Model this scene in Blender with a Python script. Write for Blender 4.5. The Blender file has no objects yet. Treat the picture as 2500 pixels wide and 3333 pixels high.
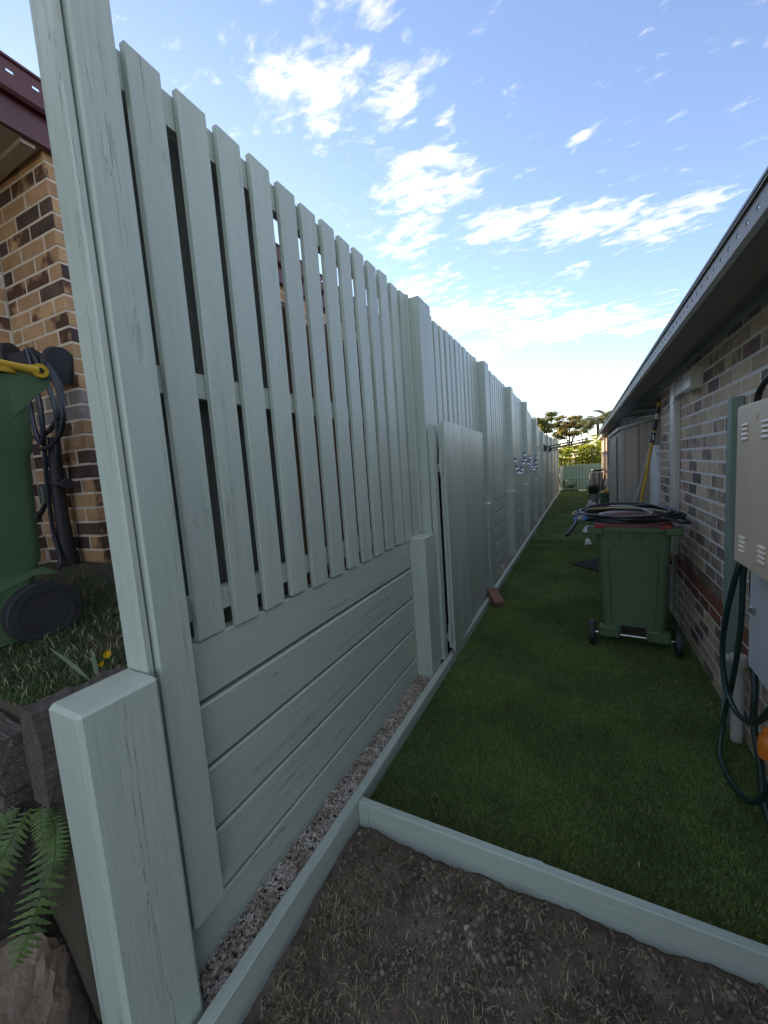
import bpy, bmesh, math, random
import numpy as np
from mathutils import Matrix, Vector
random.seed(7); rng = np.random.default_rng(11)
R = math.radians
S = bpy.context.scene
COL = S.collection

# ------------------------------------------------------------------ camera
cd = bpy.data.cameras.new('camera'); cam = bpy.data.objects.new('camera', cd); COL.objects.link(cam)
yaw, pitch, roll = -0.4763037, 0.1056859, 0.0715141
fw = Vector((math.sin(yaw)*math.cos(pitch), math.cos(yaw)*math.cos(pitch), -math.sin(pitch)))
r0 = Vector((math.cos(yaw), -math.sin(yaw), 0)); d0 = fw.cross(r0)
rt = math.cos(roll)*r0 + math.sin(roll)*d0
dn = -math.sin(roll)*r0 + math.cos(roll)*d0
M = Matrix(((rt.x, -dn.x, -fw.x, 0), (rt.y, -dn.y, -fw.y, 0), (rt.z, -dn.z, -fw.z, 0), (0, 0, 0, 1)))
M.translation = (0, 0, 1.55)
cam.matrix_world = M
cd.sensor_fit = 'VERTICAL'; cd.sensor_height = 36.0; cd.lens = 1266.93/3333*36.0
cd.clip_start = 0.05; cd.clip_end = 2000
S.camera = cam

# ------------------------------------------------------------------ sky and sun
SUN_AZ, SUN_EL = -60.0, 18.0          # azimuth from +Y towards +X, degrees
W = bpy.data.worlds.new('World'); S.world = W; W.use_nodes = True
wt = W.node_tree; wn = wt.nodes; wl = wt.links
for n in list(wn): wn.remove(n)
def WN(t, **k):
    n = wn.new(t)
    for a, b in k.items(): setattr(n, a, b)
    return n
def wmath(op, a, b=None, c=None, clamp=False):
    n = WN('ShaderNodeMath', operation=op, use_clamp=clamp)
    for i, v in enumerate((a, b, c)):
        if v is None: continue
        if isinstance(v, (int, float)): n.inputs[i].default_value = v
        else: wl.new(v, n.inputs[i])
    return n.outputs[0]
sky = WN('ShaderNodeTexSky', sky_type='NISHITA', sun_disc=False)
sky.sun_elevation = R(SUN_EL); sky.sun_rotation = R(SUN_AZ)
sky.air_density = 0.85; sky.dust_density = 0.12; sky.ozone_density = 3.2; sky.altitude = 20
tc = WN('ShaderNodeTexCoord')
sep = WN('ShaderNodeSeparateXYZ'); wl.new(tc.outputs['Generated'], sep.inputs[0])
zc = wmath('MAXIMUM', sep.outputs[2], 0.06)
px = wmath('DIVIDE', sep.outputs[0], zc); py = wmath('DIVIDE', sep.outputs[1], zc)
cmb = WN('ShaderNodeCombineXYZ'); wl.new(px, cmb.inputs[0]); wl.new(py, cmb.inputs[1])
# cloud banks on a flat layer (x/z, y/z): centre, half size, weight
BANKS = [(-.64, .98, .16, .22, 1.0), (-.44, 1.05, .12, .2, .75), (-.50, 1.47, .22, .22, .95), (-.68, 1.70, .2, .16, .9),
         (-.28, 1.84, .2, .18, .95), (.02, 2.02, .30, .2, 1.0), (.33, 2.22, .26, .24, .85), (-.80, 2.15, .25, .25, .9),
         (-.76, 2.75, .5, .4, .95), (-.40, 2.95, .4, .45, .8), (-.15, 3.5, .75, .45, 1.1), (.5, 3.9, .4, .3, .8), (-.9, 3.7, .4, .5, 1.0),
         (-.42, .87, .12, .1, .55), (-.34, 1.28, .06, .08, .55), (.03, 1.5, .07, .07, .55), (0.0, 2.5, .13, .12, .6),
         (-1.0, 8.5, 3.0, 1.0, .6),
         (1.6, 1.4, .5, .5, .9), (2.6, 2.6, .8, .6, .9), (1.2, -.4, .5, .4, .9), (-.3, -1.0, .5, .4, .9), (2.4, -1.5, .7, .6, .9),
         (-1.5, -1.2, .5, .5, .9), (.4, -2.4, .9, .6, 1.0), (-2.9, -2.4, .9, .7, 1.0), (3.8, .4, .9, .7, .9), (-2.0, 2.6, .5, .4, .8)]
k_ = 0
while k_ < 44:             # unseen heavier cloud added overhead and behind to brighten the shaded lane
    a_ = random.uniform(0, 6.283); d_ = 3.2*random.random()**.7
    bx_, by_ = d_*math.sin(a_), d_*math.cos(a_)
    az_ = math.degrees(math.atan2(bx_, by_))
    if -92 < az_ < 32 and d_ > .35: continue
    BANKS.append((bx_, by_, .20*d_+.20, .17*d_+.16, random.uniform(.85, 1.1))); k_ += 1
warp = WN('ShaderNodeTexNoise'); warp.inputs['Scale'].default_value = 3.0; warp.inputs['Detail'].default_value = 3
wl.new(cmb.outputs[0], warp.inputs['Vector'])
wsub = WN('ShaderNodeVectorMath', operation='MULTIPLY_ADD'); wl.new(warp.outputs['Color'], wsub.inputs[0])
wsub.inputs[1].default_value = (.34, .34, 0); wl.new(cmb.outputs[0], wsub.inputs[2])
woff = WN('ShaderNodeVectorMath', operation='SUBTRACT'); wl.new(wsub.outputs[0], woff.inputs[0]); woff.inputs[1].default_value = (.17, .17, 0)
acc = None
for (bx_, by_, rx_, ry_, w_) in BANKS:
    s = WN('ShaderNodeVectorMath', operation='SUBTRACT'); wl.new(woff.outputs[0], s.inputs[0]); s.inputs[1].default_value = (bx_, by_, 0)
    m = WN('ShaderNodeVectorMath', operation='MULTIPLY'); wl.new(s.outputs[0], m.inputs[0]); m.inputs[1].default_value = (1/rx_, 1/ry_, 0)
    l = WN('ShaderNodeVectorMath', operation='LENGTH'); wl.new(m.outputs[0], l.inputs[0])
    mr = WN('ShaderNodeMapRange', interpolation_type='SMOOTHSTEP'); wl.new(l.outputs['Value'], mr.inputs[0])
    mr.inputs[1].default_value = 0.15; mr.inputs[2].default_value = 1.35; mr.inputs[3].default_value = w_; mr.inputs[4].default_value = 0.0
    acc = mr.outputs[0] if acc is None else wmath('MAXIMUM', acc, mr.outputs[0])
cmap = WN('ShaderNodeMapping'); cmap.inputs['Rotation'].default_value = (0, 0, R(-28)); cmap.inputs['Scale'].default_value = (1.0, 1.7, 1)
wl.new(cmb.outputs[0], cmap.inputs[0])
cn = WN('ShaderNodeTexNoise'); cn.inputs['Scale'].default_value = 8.5; cn.inputs['Detail'].default_value = 9; cn.inputs['Roughness'].default_value = .62
cn.inputs['Distortion'].default_value = .35
wl.new(cmap.outputs[0], cn.inputs['Vector'])
dens = wmath('ADD', cn.outputs['Fac'], wmath('MULTIPLY', acc, .325))
cl = WN('ShaderNodeMapRange', interpolation_type='SMOOTHSTEP'); wl.new(dens, cl.inputs[0])
cl.inputs[1].default_value = .58; cl.inputs[2].default_value = .98; cl.inputs[3].default_value = 0; cl.inputs[4].default_value = 1
n2 = WN('ShaderNodeTexNoise'); n2.inputs['Scale'].default_value = 7; n2.inputs['Detail'].default_value = 5
wl.new(cmap.outputs[0], n2.inputs['Vector'])
cr = WN('ShaderNodeMix', data_type='RGBA'); n2r = WN('ShaderNodeMapRange'); wl.new(n2.outputs['Fac'], n2r.inputs[0]); n2r.inputs[1].default_value = .33; n2r.inputs[2].default_value = .62; wl.new(n2r.outputs[0], cr.inputs[0])
CLOUD = 4.3
cr.inputs[6].default_value = (.62*CLOUD, .63*CLOUD, .68*CLOUD, 1); cr.inputs[7].default_value = (1.22*CLOUD, 1.13*CLOUD, 1.0*CLOUD, 1)
up = WN('ShaderNodeMapRange'); wl.new(sep.outputs[2], up.inputs[0]); up.inputs[1].default_value = .03; up.inputs[2].default_value = .10
mixc = WN('ShaderNodeMix', data_type='RGBA'); wl.new(wmath('MULTIPLY', cl.outputs[0], up.outputs[0]), mixc.inputs[0])
tint = WN('ShaderNodeVectorMath', operation='MULTIPLY'); wl.new(sky.outputs[0], tint.inputs[0]); tint.inputs[1].default_value = (1.24, .98, .87)
wl.new(tint.outputs[0], mixc.inputs[6]); wl.new(cr.outputs[2], mixc.inputs[7])
bg = WN('ShaderNodeBackground'); bg.inputs['Strength'].default_value = 0.13
wl.new(mixc.outputs[2], bg.inputs['Color'])
wo = WN('ShaderNodeOutputWorld'); wl.new(bg.outputs[0], wo.inputs['Surface'])

sl = bpy.data.lights.new('sun', 'SUN'); sun = bpy.data.objects.new('sun', sl); COL.objects.link(sun)
sl.energy = 5.0; sl.angle = R(0.6); sl.color = (1.0, .80, .55)
sd = Vector((math.sin(R(SUN_AZ))*math.cos(R(SUN_EL)), math.cos(R(SUN_AZ))*math.cos(R(SUN_EL)), math.sin(R(SUN_EL))))
sun.rotation_euler = sd.to_track_quat('Z', 'Y').to_euler(); sun.location = sd*40

S.view_settings.view_transform = 'Standard'; S.view_settings.look = 'None'
S.view_settings.gamma = 1.0; S.view_settings.use_curve_mapping = False
S.view_settings.exposure = 1.72
S.cycles.max_bounces = 7; S.cycles.diffuse_bounces = 4; S.cycles.glossy_bounces = 2; S.cycles.transmission_bounces = 3

# ------------------------------------------------------------------ materials
MATS = {}
def mat(name, c1, c2=None, scale=6.0, rough=.6, bump=0.0, bscale=40.0, stretch=(1, 1, 1), detail=5, spec=.5, metal=0.0, contrast=(.35, .65),
        objvar=0.0, island=0.0, knots=0.0, cracks=0.0, trans=0.0, spots=None, flakes=0.0, coord='pos'):
    """noise-mixed Principled surface; c1/c2 real base colours, bump = relief height in metres"""
    m = bpy.data.materials.new(name); m.use_nodes = True; nt = m.node_tree; N = nt.nodes; L = nt.links
    b = N['Principled BSDF']; b.inputs['Roughness'].default_value = rough; b.inputs['Metallic'].default_value = metal
    b.inputs['Specular IOR Level'].default_value = spec
    if coord == 'pos':
        g = N.new('ShaderNodeNewGeometry'); vec = g.outputs['Position']
    else:
        g = N.new('ShaderNodeTexCoord'); vec = g.outputs['Object']
    mp = N.new('ShaderNodeMapping'); mp.inputs['Scale'].default_value = stretch; L.new(vec, mp.inputs[0])
    def M2(op, a, bb=None, cc=None, clamp=False):
        n = N.new('ShaderNodeMath'); n.operation = op; n.use_clamp = clamp
        for i, v in enumerate((a, bb, cc)):
            if v is None: continue
            if isinstance(v, (int, float)): n.inputs[i].default_value = v
            else: L.new(v, n.inputs[i])
        return n.outputs[0]
    def noise(sc, det=detail, ro=.55, v=None):
        n = N.new('ShaderNodeTexNoise'); n.inputs['Scale'].default_value = sc; n.inputs['Detail'].default_value = det
        n.inputs['Roughness'].default_value = ro; L.new(v or mp.outputs[0], n.inputs['Vector']); return n.outputs['Fac']
    def rmp(f, a, bb, lo=0., hi=1.):
        n = N.new('ShaderNodeMapRange'); L.new(f, n.inputs[0]); n.inputs[1].default_value = a; n.inputs[2].default_value = bb
        n.inputs[3].default_value = lo; n.inputs[4].default_value = hi; return n.outputs[0]
    def mixc_(f, a, bb):
        n = N.new('ShaderNodeMix'); n.data_type = 'RGBA'
        if isinstance(f, (int, float)): n.inputs[0].default_value = f
        else: L.new(f, n.inputs[0])
        for i, v in ((6, a), (7, bb)):
            if isinstance(v, tuple): n.inputs[i].default_value = (*v, 1)
            else: L.new(v, n.inputs[i])
        return n.outputs[2]
    c2 = c2 or tuple(x*.8 for x in c1)
    col = mixc_(rmp(noise(scale), *contrast), c1, c2)
    if spots:                                        # (colour, scale, threshold)
        col = mixc_(rmp(noise(spots[1], 4, .6), spots[2], spots[2]+.08), col, spots[0])
    hgt = noise(bscale, 6, .6) if bump else None
    if knots:
        k = N.new('ShaderNodeTexVoronoi'); k.inputs['Scale'].default_value = 1.0
        mk = N.new('ShaderNodeMapping'); mk.inputs['Scale'].default_value = tuple(x*knots for x in ((9, 9, 2.4) if stretch[2] < stretch[1] else (9, 2.4, 9)))
        nz = N.new('ShaderNodeTexNoise'); nz.inputs['Scale'].default_value = 30; L.new(vec, nz.inputs['Vector'])
        va = N.new('ShaderNodeVectorMath'); va.operation = 'MULTIPLY_ADD'; L.new(nz.outputs['Color'], va.inputs[0]); va.inputs[1].default_value = (.03, .03, .03); L.new(vec, va.inputs[2])
        L.new(va.outputs[0], mk.inputs[0]); L.new(mk.outputs[0], k.inputs['Vector'])
        kf = rmp(k.outputs['Distance'], .06, .14, 1, 0)
        kf = M2('MULTIPLY', kf, rmp(noise(3, 2, .5, vec), .44, .52))
        fleck = rmp(noise(160, 3, .7, vec), .5, .62)
        kf = M2('MULTIPLY', kf, fleck)
        col = mixc_(M2('MULTIPLY', kf, .6), col, (.06, .055, .04))
        if hgt is not None: hgt = M2('SUBTRACT', hgt, M2('MULTIPLY', kf, .6))
    if cracks:
        cf = noise(1.0, 2, .5, None)
        mc = N.new('ShaderNodeMapping'); mc.inputs['Scale'].default_value = tuple(22 if x > 1.3 else .7 for x in stretch); L.new(vec, mc.inputs[0])
        cf = noise(2.2, 3, .6, mc.outputs[0])
        rid = M2('ABSOLUTE', M2('SUBTRACT', cf, .5))
        ck = M2('MULTIPLY', rmp(rid, .001, .006, 1, 0), rmp(noise(.9, 2, .5, mc.outputs[0]), .58, .63))
        col = mixc_(M2('MULTIPLY', ck, cracks), col, (.03, .03, .028))
        if hgt is not None: hgt = M2('SUBTRACT', hgt, M2('MULTIPLY', ck, 1.5))
    if flakes:
        fl = rmp(noise(22, 6, .75, vec), 1-flakes, 1-flakes+.03)
        col = mixc_(fl, col, (.10, .085, .07))
    if objvar or island:
        if island: src = g.outputs['Random Per Island'] if coord == 'pos' else None
        if objvar:
            oi = N.new('ShaderNodeObjectInfo')
            src = M2('FRACT', M2('ADD', oi.outputs['Random'], g.outputs['Random Per Island'])) if coord == 'pos' else oi.outputs['Random']
        a = max(objvar, island)
        hs = N.new('ShaderNodeHueSaturation'); L.new(col, hs.inputs['Color']); L.new(M2('MULTIPLY_ADD', src, 2*a, 1-a), hs.inputs['Value'])
        L.new(M2('MULTIPLY_ADD', M2('FRACT', M2('MULTIPLY', src, 7.31)), .012*a/.2, .5-.006*a/.2), hs.inputs['Hue']); col = hs.outputs[0]
    L.new(col, b.inputs['Base Color'])
    if bump:
        bn = N.new('ShaderNodeBump'); bn.inputs['Strength'].default_value = 1.0; bn.inputs['Distance'].default_value = bump
        L.new(hgt, bn.inputs['Height']); L.new(bn.outputs[0], b.inputs['Normal'])
    if trans:
        b.inputs['Subsurface Weight'].default_value = 0
        t = N.new('ShaderNodeBsdfTranslucent'); L.new(col, t.inputs['Color'])
        ms = N.new('ShaderNodeMixShader'); ms.inputs[0].default_value = trans
        L.new(b.outputs[0], ms.inputs[1]); L.new(t.outputs[0], ms.inputs[2]); L.new(ms.outputs[0], N['Material Output'].inputs[0])
    MATS[name] = m
    return m
SAGE, SAGE2 = (.41, .47, .41), (.375, .435, .375)
paint_v = mat('paint_vertical', SAGE, SAGE2, 1.3, .36, .0012, 5, (30, 30, 1.2), knots=1.0, cracks=.12, objvar=.07)
paint_post = mat('paint_post', SAGE, SAGE2, 3, .40, .0012, 5, (24, 24, 1.0), knots=.45, cracks=.25, objvar=.04)
paint_h = mat('paint_horizontal', SAGE, SAGE2, 3, .45, .0014, 5, (24, 1.0, 24), knots=.8, cracks=.1, objvar=.05)
paint_x = mat('paint_cross', SAGE, SAGE2, 3, .45, .0012, 5, (1.0, 24, 24), knots=.8, objvar=.03)
paint_worn = mat('paint_worn', SAGE, SAGE2, 3, .5, .0016, 9, (14, 3, 14), cracks=.8, flakes=.36)
paint_back = mat('paint_back', (.20, .315, .27), (.175, .28, .24), 3, .5, .001, 5, (24, 24, 1.2), objvar=.06)
steel_paint = mat('hinge_paint', (.42, .46, .41), None, 20, .4, 0)
green_batten = mat('batten_paint', (.21, .285, .24), (.17, .235, .20), 4, .5, .001, 6, (24, 24, 1))
turf_soil = mat('turf_backing', (.085, .125, .036), (.055, .085, .025), 9, .9, .004, 220)
turf_blade = mat('turf_blade', (.175, .25, .070), (.105, .165, .048), 1.7, .55, 0, island=.35, contrast=(.4, .6))
dirt_m = mat('dirt', (.175, .135, .10), (.08, .061, .047), 7, .95, .012, 90, detail=8, spots=((.21, .175, .14), 2.2, .56))
clod_m = mat('clod', (.22, .18, .14), (.09, .07, .055), 30, .95, .001, 200, island=.5)
soil_dark = mat('soil', (.045, .034, .026), (.02, .016, .012), 7, .95, .015, 30, detail=8)
lawn_soil = mat('lawn_soil', (.05, .05, .028), (.06, .045, .032), 6, .95, .012, 40, detail=8)
peb = mat('gravel_stone', (.42, .385, .33), (.24, .195, .15), 18, .75, .0005, 300, island=.5)
peb2 = mat('loose_stone', (.22, .18, .14), (.13, .10, .075), 30, .85, .0008, 250, island=.5, objvar=.3)
straw = mat('dry_grass', (.42, .36, .22), (.22, .19, .11), 20, .8, 0, island=.4)
blade_g = mat('grass_blade', (.066, .112, .03), (.04, .072, .022), 8, .6, 0, island=.4, trans=.25)
mortar_r = mat('mortar_pale', (.66, .64, .60), (.56, .54, .50), 12, .95, .003, 90, detail=8)
mortar_l = mat('mortar_cream', (.62, .54, .44), (.52, .44, .35), 12, .95, .003, 90, detail=8)
bR_tan = mat('brick_tan', (.50, .39, .265), (.41, .315, .21), 18, .9, .0025, 110, objvar=.2, spots=((.10, .075, .065), 34, .66), detail=7)
bR_mix = mat('brick_mottled', (.42, .315, .215), (.22, .155, .125), 9, .9, .0025, 110, objvar=.2, spots=((.09, .065, .06), 40, .64), detail=7, contrast=(.42, .58))
bR_dark = mat('brick_plum', (.20, .140, .118), (.135, .097, .085), 10, .9, .0025, 110, objvar=.25, detail=7)
bR_red = mat('brick_red', (.21, .075, .04), (.15, .05, .03), 10, .9, .0025, 110, objvar=.15, detail=7)
bL_tan = mat('brick_orange_tan', (.44, .265, .14), (.35, .21, .105), 14, .9, .0025, 110, objvar=.18, spots=((.10, .05, .03), 42, .67), detail=7)
bL_mix = mat('brick_burnt', (.42, .25, .125), (.08, .036, .022), 7, .9, .0025, 110, objvar=.15, detail=6, contrast=(.44, .56))
bL_dark = mat('brick_black', (.045, .028, .028), (.09, .05, .035), 9, .85, .0025, 110, objvar=.3, detail=7)
bL_grey = mat('brick_grey', (.25, .215, .195), (.19, .16, .15), 12, .9, .002, 60, objvar=.15, spots=((.36, .34, .32), 26, .63), detail=7)
maroon = mat('maroon_steel', (.10, .028, .032), (.075, .022, .026), 8, .4, 0)
soffit_m = mat('soffit_sheet', (.46, .40, .32), (.42, .365, .29), 4, .7, 0)
olive = mat('olive_steel', (.155, .145, .108), (.13, .12, .09), 6, .45, 0)
olive_dark = mat('green_steel', (.050, .062, .052), (.04, .05, .043), 6, .4, 0)
trim_m = mat('eave_trim', (.27, .29, .25), (.23, .25, .215), 5, .55, 0)
roof_m = mat('roof_sheet', (.10, .09, .08), None, 3, .45, 0)
duct_m = mat('duct_pvc', (.52, .51, .48), (.48, .47, .44), 6, .38, 0)
beige_m = mat('meter_box_steel', (.62, .505, .375), (.55, .445, .33), 5, .42, .0004, 30, spots=((.28, .24, .19), 9, .64))
greybox_m = mat('grey_box', (.50, .525, .53), (.46, .485, .49), 6, .4, 0)
steel_m = mat('steel', (.55, .55, .54), None, 9, .3, 0, metal=1.0)
hose_g = mat('hose_green', (.012, .034, .028), (.009, .025, .02), 20, .38, 0)
hose_k = mat('hose_black', (.014, .015, .017), None, 20, .38, 0)
hose_y = mat('hose_stripe', (.40, .33, .15), (.32, .28, .15), 20, .45, 0)
hose_w = mat('hose_pale', (.42, .42, .38), None, 20, .45, 0)
hose_b = mat('hose_navy', (.018, .022, .034), None, 20, .35, 0)
bin_g = mat('bin_green', (.078, .135, .066), (.064, .112, .055), 4, .5, .0006, 250, detail=7)
red_m = mat('lid_red', (.36, .02, .025), (.27, .03, .03), 8, .5, 0)
lid_m = mat('lid_faded', (.22, .07, .075), (.15, .04, .045), 4, .55, .0005, 80)
yellow_m = mat('yellow_plastic', (.62, .40, .03), (.52, .33, .03), 8, .45, 0)
rubber = mat('black_rubber', (.018, .018, .02), (.028, .028, .03), 14, .62, .0006, 120)
hub_m = mat('hub_plastic', (.035, .036, .042), (.025, .026, .03), 14, .42, 0)
white_m = mat('white_plastic', (.72, .72, .74), (.64, .64, .66), 10, .45, 0)
cloth_m = mat('pale_cloth', (.52, .49, .50), (.40, .37, .38), 9, .9, .002, 60)
orange_m = mat('orange_plastic', (.75, .20, .02), None, 9, .4, 0)
blue_m = mat('blue_plastic', (.04, .16, .42), None, 9, .4, 0)
globe_m = mat('globe_glass', (.70, .70, .82), (.62, .62, .76), 9, .22, 0)
shed_m = mat('shed_steel', (.40, .355, .30), (.35, .31, .265), 3, .45, 0, (6, 6, .8))
shedtrim_m = mat('shed_trim', (.42, .41, .39), None, 3, .45, 0)
pole_g = mat('pole_grey', (.34, .33, .30), None, 8, .5, 0)
pole_y = mat('pole_yellow', (.50, .34, .05), (.42, .29, .05), 8, .5, 0)
pole_w = mat('pole_white', (.6, .58, .5), None, 8, .5, 0)
mat_m = mat('mat_black', (.014, .014, .015), None, 30, .95, .002, 300)
redbrick = mat('loose_brick', (.22, .115, .09), (.16, .085, .068), 14, .9, .002, 120, spots=((.08, .04, .035), 30, .64))
wood_old = mat('weathered_timber', (.115, .095, .082), (.055, .042, .035), 3, .9, .006, 7, (1.2, 26, 26), detail=8, contrast=(.3, .7), spots=((.24, .22, .21), 5, .60))
wood_old2 = mat('weathered_timber_along', (.115, .095, .082), (.055, .042, .035), 3, .9, .006, 7, (26, 1.2, 26), detail=8, contrast=(.3, .7), spots=((.24, .22, .21), 5, .62))
gap_shade_timber = mat('gap_shade_timber', (.135, .145, .125), (.09, .10, .085), 3, .85, .002, 6, (24, 24, 1.2), detail=6)  # grey darkened so the first fence gaps read as shade
brown_timber = mat('brown_timber', (.20, .125, .075), (.12, .07, .045), 3, .85, .002, 6, (24, 24, 1.2), detail=6)
rock_m = mat('rock', (.29, .22, .17), (.12, .09, .07), 6, .92, .02, 12, detail=9, spots=((.30, .27, .25), 4, .62))
fern_m = mat('fern_leaf', (.105, .18, .032), (.05, .095, .02), 10, .5, 0, island=.3, trans=.3)
weed_m = mat('weed_leaf', (.20, .26, .17), (.14, .20, .11), 20, .6, 0, trans=.2)
flower_m = mat('flower_yellow', (.80, .48, .01), None, 30, .6, 0)
bark_m = mat('bark', (.10, .075, .055), (.05, .038, .03), 8, .95, .01, 20)
leaf_ol = mat('leaf_olive', (.21, .22, .06), (.14, .155, .045), 3, .6, 0, island=.4, trans=.6)
leaf_br = mat('leaf_bronze', (.26, .20, .06), (.17, .16, .05), 3, .6, 0, island=.4, trans=.6)
leaf_ye = mat('leaf_lime', (.38, .40, .04), (.22, .27, .035), 2, .5, 0, island=.4, trans=.65)
leaf_pa = mat('leaf_palm', (.15, .18, .06), (.19, .18, .07), 3, .45, 0, island=.35, trans=.3)
leaf_dk = mat('leaf_dark', (.035, .065, .02), (.05, .085, .03), 6, .55, 0, island=.4, trans=.25)
grey_tank = mat('grey_cabinet', (.30, .29, .28), (.26, .25, .24), 6, .5, 0)
ground_m = mat('ground_earth', (.06, .07, .03), (.08, .065, .04), .8, .95, .01, 12)
dark_cloth = mat('dark_fabric', (.02, .02, .023), None, 9, .8, 0)

# ------------------------------------------------------------------ helpers
class MB:
    """collects shapes; build() links them as one mesh object"""
    def __init__(s): s.v = []; s.f = []; s.mi = []; s.cur = 0
    def add(s, V, F):
        o = len(s.v); s.v += [tuple(p) for p in V]; s.f += [tuple(i+o for i in f) for f in F]; s.mi += [s.cur]*len(F); return s
    def box(s, x0, x1, y0, y1, z0, z1, c=0.0, m=None):
        if c <= 0:
            V = [(x, y, z) for x in (x0, x1) for y in (y0, y1) for z in (z0, z1)]
            F = [(0, 1, 3, 2), (4, 6, 7, 5), (0, 4, 5, 1), (2, 3, 7, 6), (0, 2, 6, 4), (1, 5, 7, 3)]
        else:
            V, F = chamfer(x0, x1, y0, y1, z0, z1, c)
        if m is not None: V = [m @ Vector(p) for p in V]
        return s.add(V, F)
    def prism(s, poly, axis, a, b):
        """poly in the two other axes (order x,y / x,z / y,z), extruded along axis a..b"""
        n = len(poly)
        def P(p, t):
            return {'z': (p[0], p[1], t), 'y': (p[0], t, p[1]), 'x': (t, p[0], p[1])}[axis]
        V = [P(p, a) for p in poly]+[P(p, b) for p in poly]
        F = [tuple(range(n))[::-1], tuple(range(n, 2*n))]+[(i, (i+1) % n, n+(i+1) % n, n+i) for i in range(n)]
        return s.add(V, F)
    def tube(s, pts, r, n=8, cap=True, closed=False):
        pts = [Vector(p) for p in pts]; k = len(pts); rr = r if isinstance(r, (list, tuple)) else [r]*k
        V = []; up = None
        for i, p in enumerate(pts):
            if closed: t = pts[(i+1) % k]-pts[i-1]
            else: t = pts[min(i+1, k-1)]-pts[max(i-1, 0)]
            t = t.normalized() if t.length > 1e-9 else Vector((0, 0, 1))
            if up is None: up = t.orthogonal().normalized()
            up = (up-t*up.dot(t)); up = up.normalized() if up.length > 1e-6 else t.orthogonal().normalized()
            w = t.cross(up)
            V += [p+(up*math.cos(2*math.pi*j/n)+w*math.sin(2*math.pi*j/n))*rr[i] for j in range(n)]
        F = [(i*n+j, i*n+(j+1) % n, (i+1)*n+(j+1) % n, (i+1)*n+j) for i in range(k-1) for j in range(n)]
        if closed: F += [((k-1)*n+j, (k-1)*n+(j+1) % n, (j+1) % n, j) for j in range(n)]
        elif cap: F += [tuple(range(n))[::-1], tuple(range((k-1)*n, k*n))]
        return s.add(V, F)
    def lathe(s, prof, c, axis='z', n=20):
        V = []
        for (r, h) in prof:
            for j in range(n):
                a = 2*math.pi*j/n; p = (r*math.cos(a), r*math.sin(a), h)
                if axis == 'x': p = (h, p[0], p[1])
                elif axis == 'y': p = (p[0], h, p[1])
                V.append((c[0]+p[0], c[1]+p[1], c[2]+p[2]))
        k = len(prof)
        F = [(i*n+j, i*n+(j+1) % n, (i+1)*n+(j+1) % n, (i+1)*n+j) for i in range(k-1) for j in range(n)]
        F += [tuple(range(n))[::-1], tuple(range((k-1)*n, k*n))]
        return s.add(V, F)
    def sphere(s, c, r, n=10, k=7):
        return s.lathe([(max(r*math.sin(math.pi*i/k), 1e-4), -r*math.cos(math.pi*i/k)) for i in range(k+1)], c, 'z', n)
    def build(s, name, m, parent=None, smooth=False, local=False):
        off = Vector((0, 0, 0)) if (parent is None or local) else wloc(parent)
        me = bpy.data.meshes.new(name); me.from_pydata([(p[0]-off.x, p[1]-off.y, p[2]-off.z) for p in s.v], [], s.f); me.validate()
        ms = m if isinstance(m, (list, tuple)) else [m]
        for q in ms: me.materials.append(q)
        if len(ms) > 1: me.polygons.foreach_set('material_index', s.mi[:len(me.polygons)])
        bm = bmesh.new(); bm.from_mesh(me); bmesh.ops.recalc_face_normals(bm, faces=bm.faces); bm.to_mesh(me); bm.free()
        if smooth: shade(me)
        return link(name, me, parent)
def shade(me, ang=38):
    me.polygons.foreach_set('use_smooth', [True]*len(me.polygons))
    try: me.set_sharp_from_angle(angle=R(ang))
    except Exception: pass
def chamfer(x0, x1, y0, y1, z0, z1, c):
    V = []; idx = {}
    lo = (x0, y0, z0); hi = (x1, y1, z1)
    for sx in (0, 1):
        for sy in (0, 1):
            for sz in (0, 1):
                for ax in range(3):
                    p = []
                    for a, sg in enumerate((sx, sy, sz)):
                        q = hi[a] if sg else lo[a]
                        if a != ax: q += -c if sg else c
                        p.append(q)
                    idx[(sx, sy, sz, ax)] = len(V); V.append(tuple(p))
    F = []
    for ax in range(3):
        o = [a for a in range(3) if a != ax]
        for sg in (0, 1):
            def k(u, v):
                t = [0, 0, 0]; t[ax] = sg; t[o[0]] = u; t[o[1]] = v; return idx[(t[0], t[1], t[2], ax)]
            F.append((k(0, 0), k(1, 0), k(1, 1), k(0, 1)))
    for ax in range(3):
        o = [a for a in range(3) if a != ax]
        for u in (0, 1):
            for v in (0, 1):
                def kk(e, pick):
                    t = [0, 0, 0]; t[ax] = e; t[o[0]] = u; t[o[1]] = v; return idx[(t[0], t[1], t[2], pick)]
                F.append((kk(0, o[0]), kk(1, o[0]), kk(1, o[1]), kk(0, o[1])))
    for sx in (0, 1):
        for sy in (0, 1):
            for sz in (0, 1): F.append(tuple(idx[(sx, sy, sz, a)] for a in range(3)))
    return V, F
def wloc(o):
    p = Vector(o.location)
    while o.parent: o = o.parent; p += Vector(o.location)
    return p
def link(name, data, parent=None, loc=None):
    o = bpy.data.objects.new(name, data); COL.objects.link(o)
    if parent is not None: o.parent = parent
    if loc is not None: o.location = loc
    return o
def tag(o, label=None, cat=None, group=None, kind=None):
    if label: o['label'] = label
    if cat: o['category'] = cat
    if group: o['group'] = group
    if kind: o['kind'] = kind
    return o
def thing(name, loc, label, cat, group=None, rz=0.0):
    o = link(name, None); o.location = loc; o.rotation_euler = (0, 0, rz); o.empty_display_size = .05
    return tag(o, label, cat, group)
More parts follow.
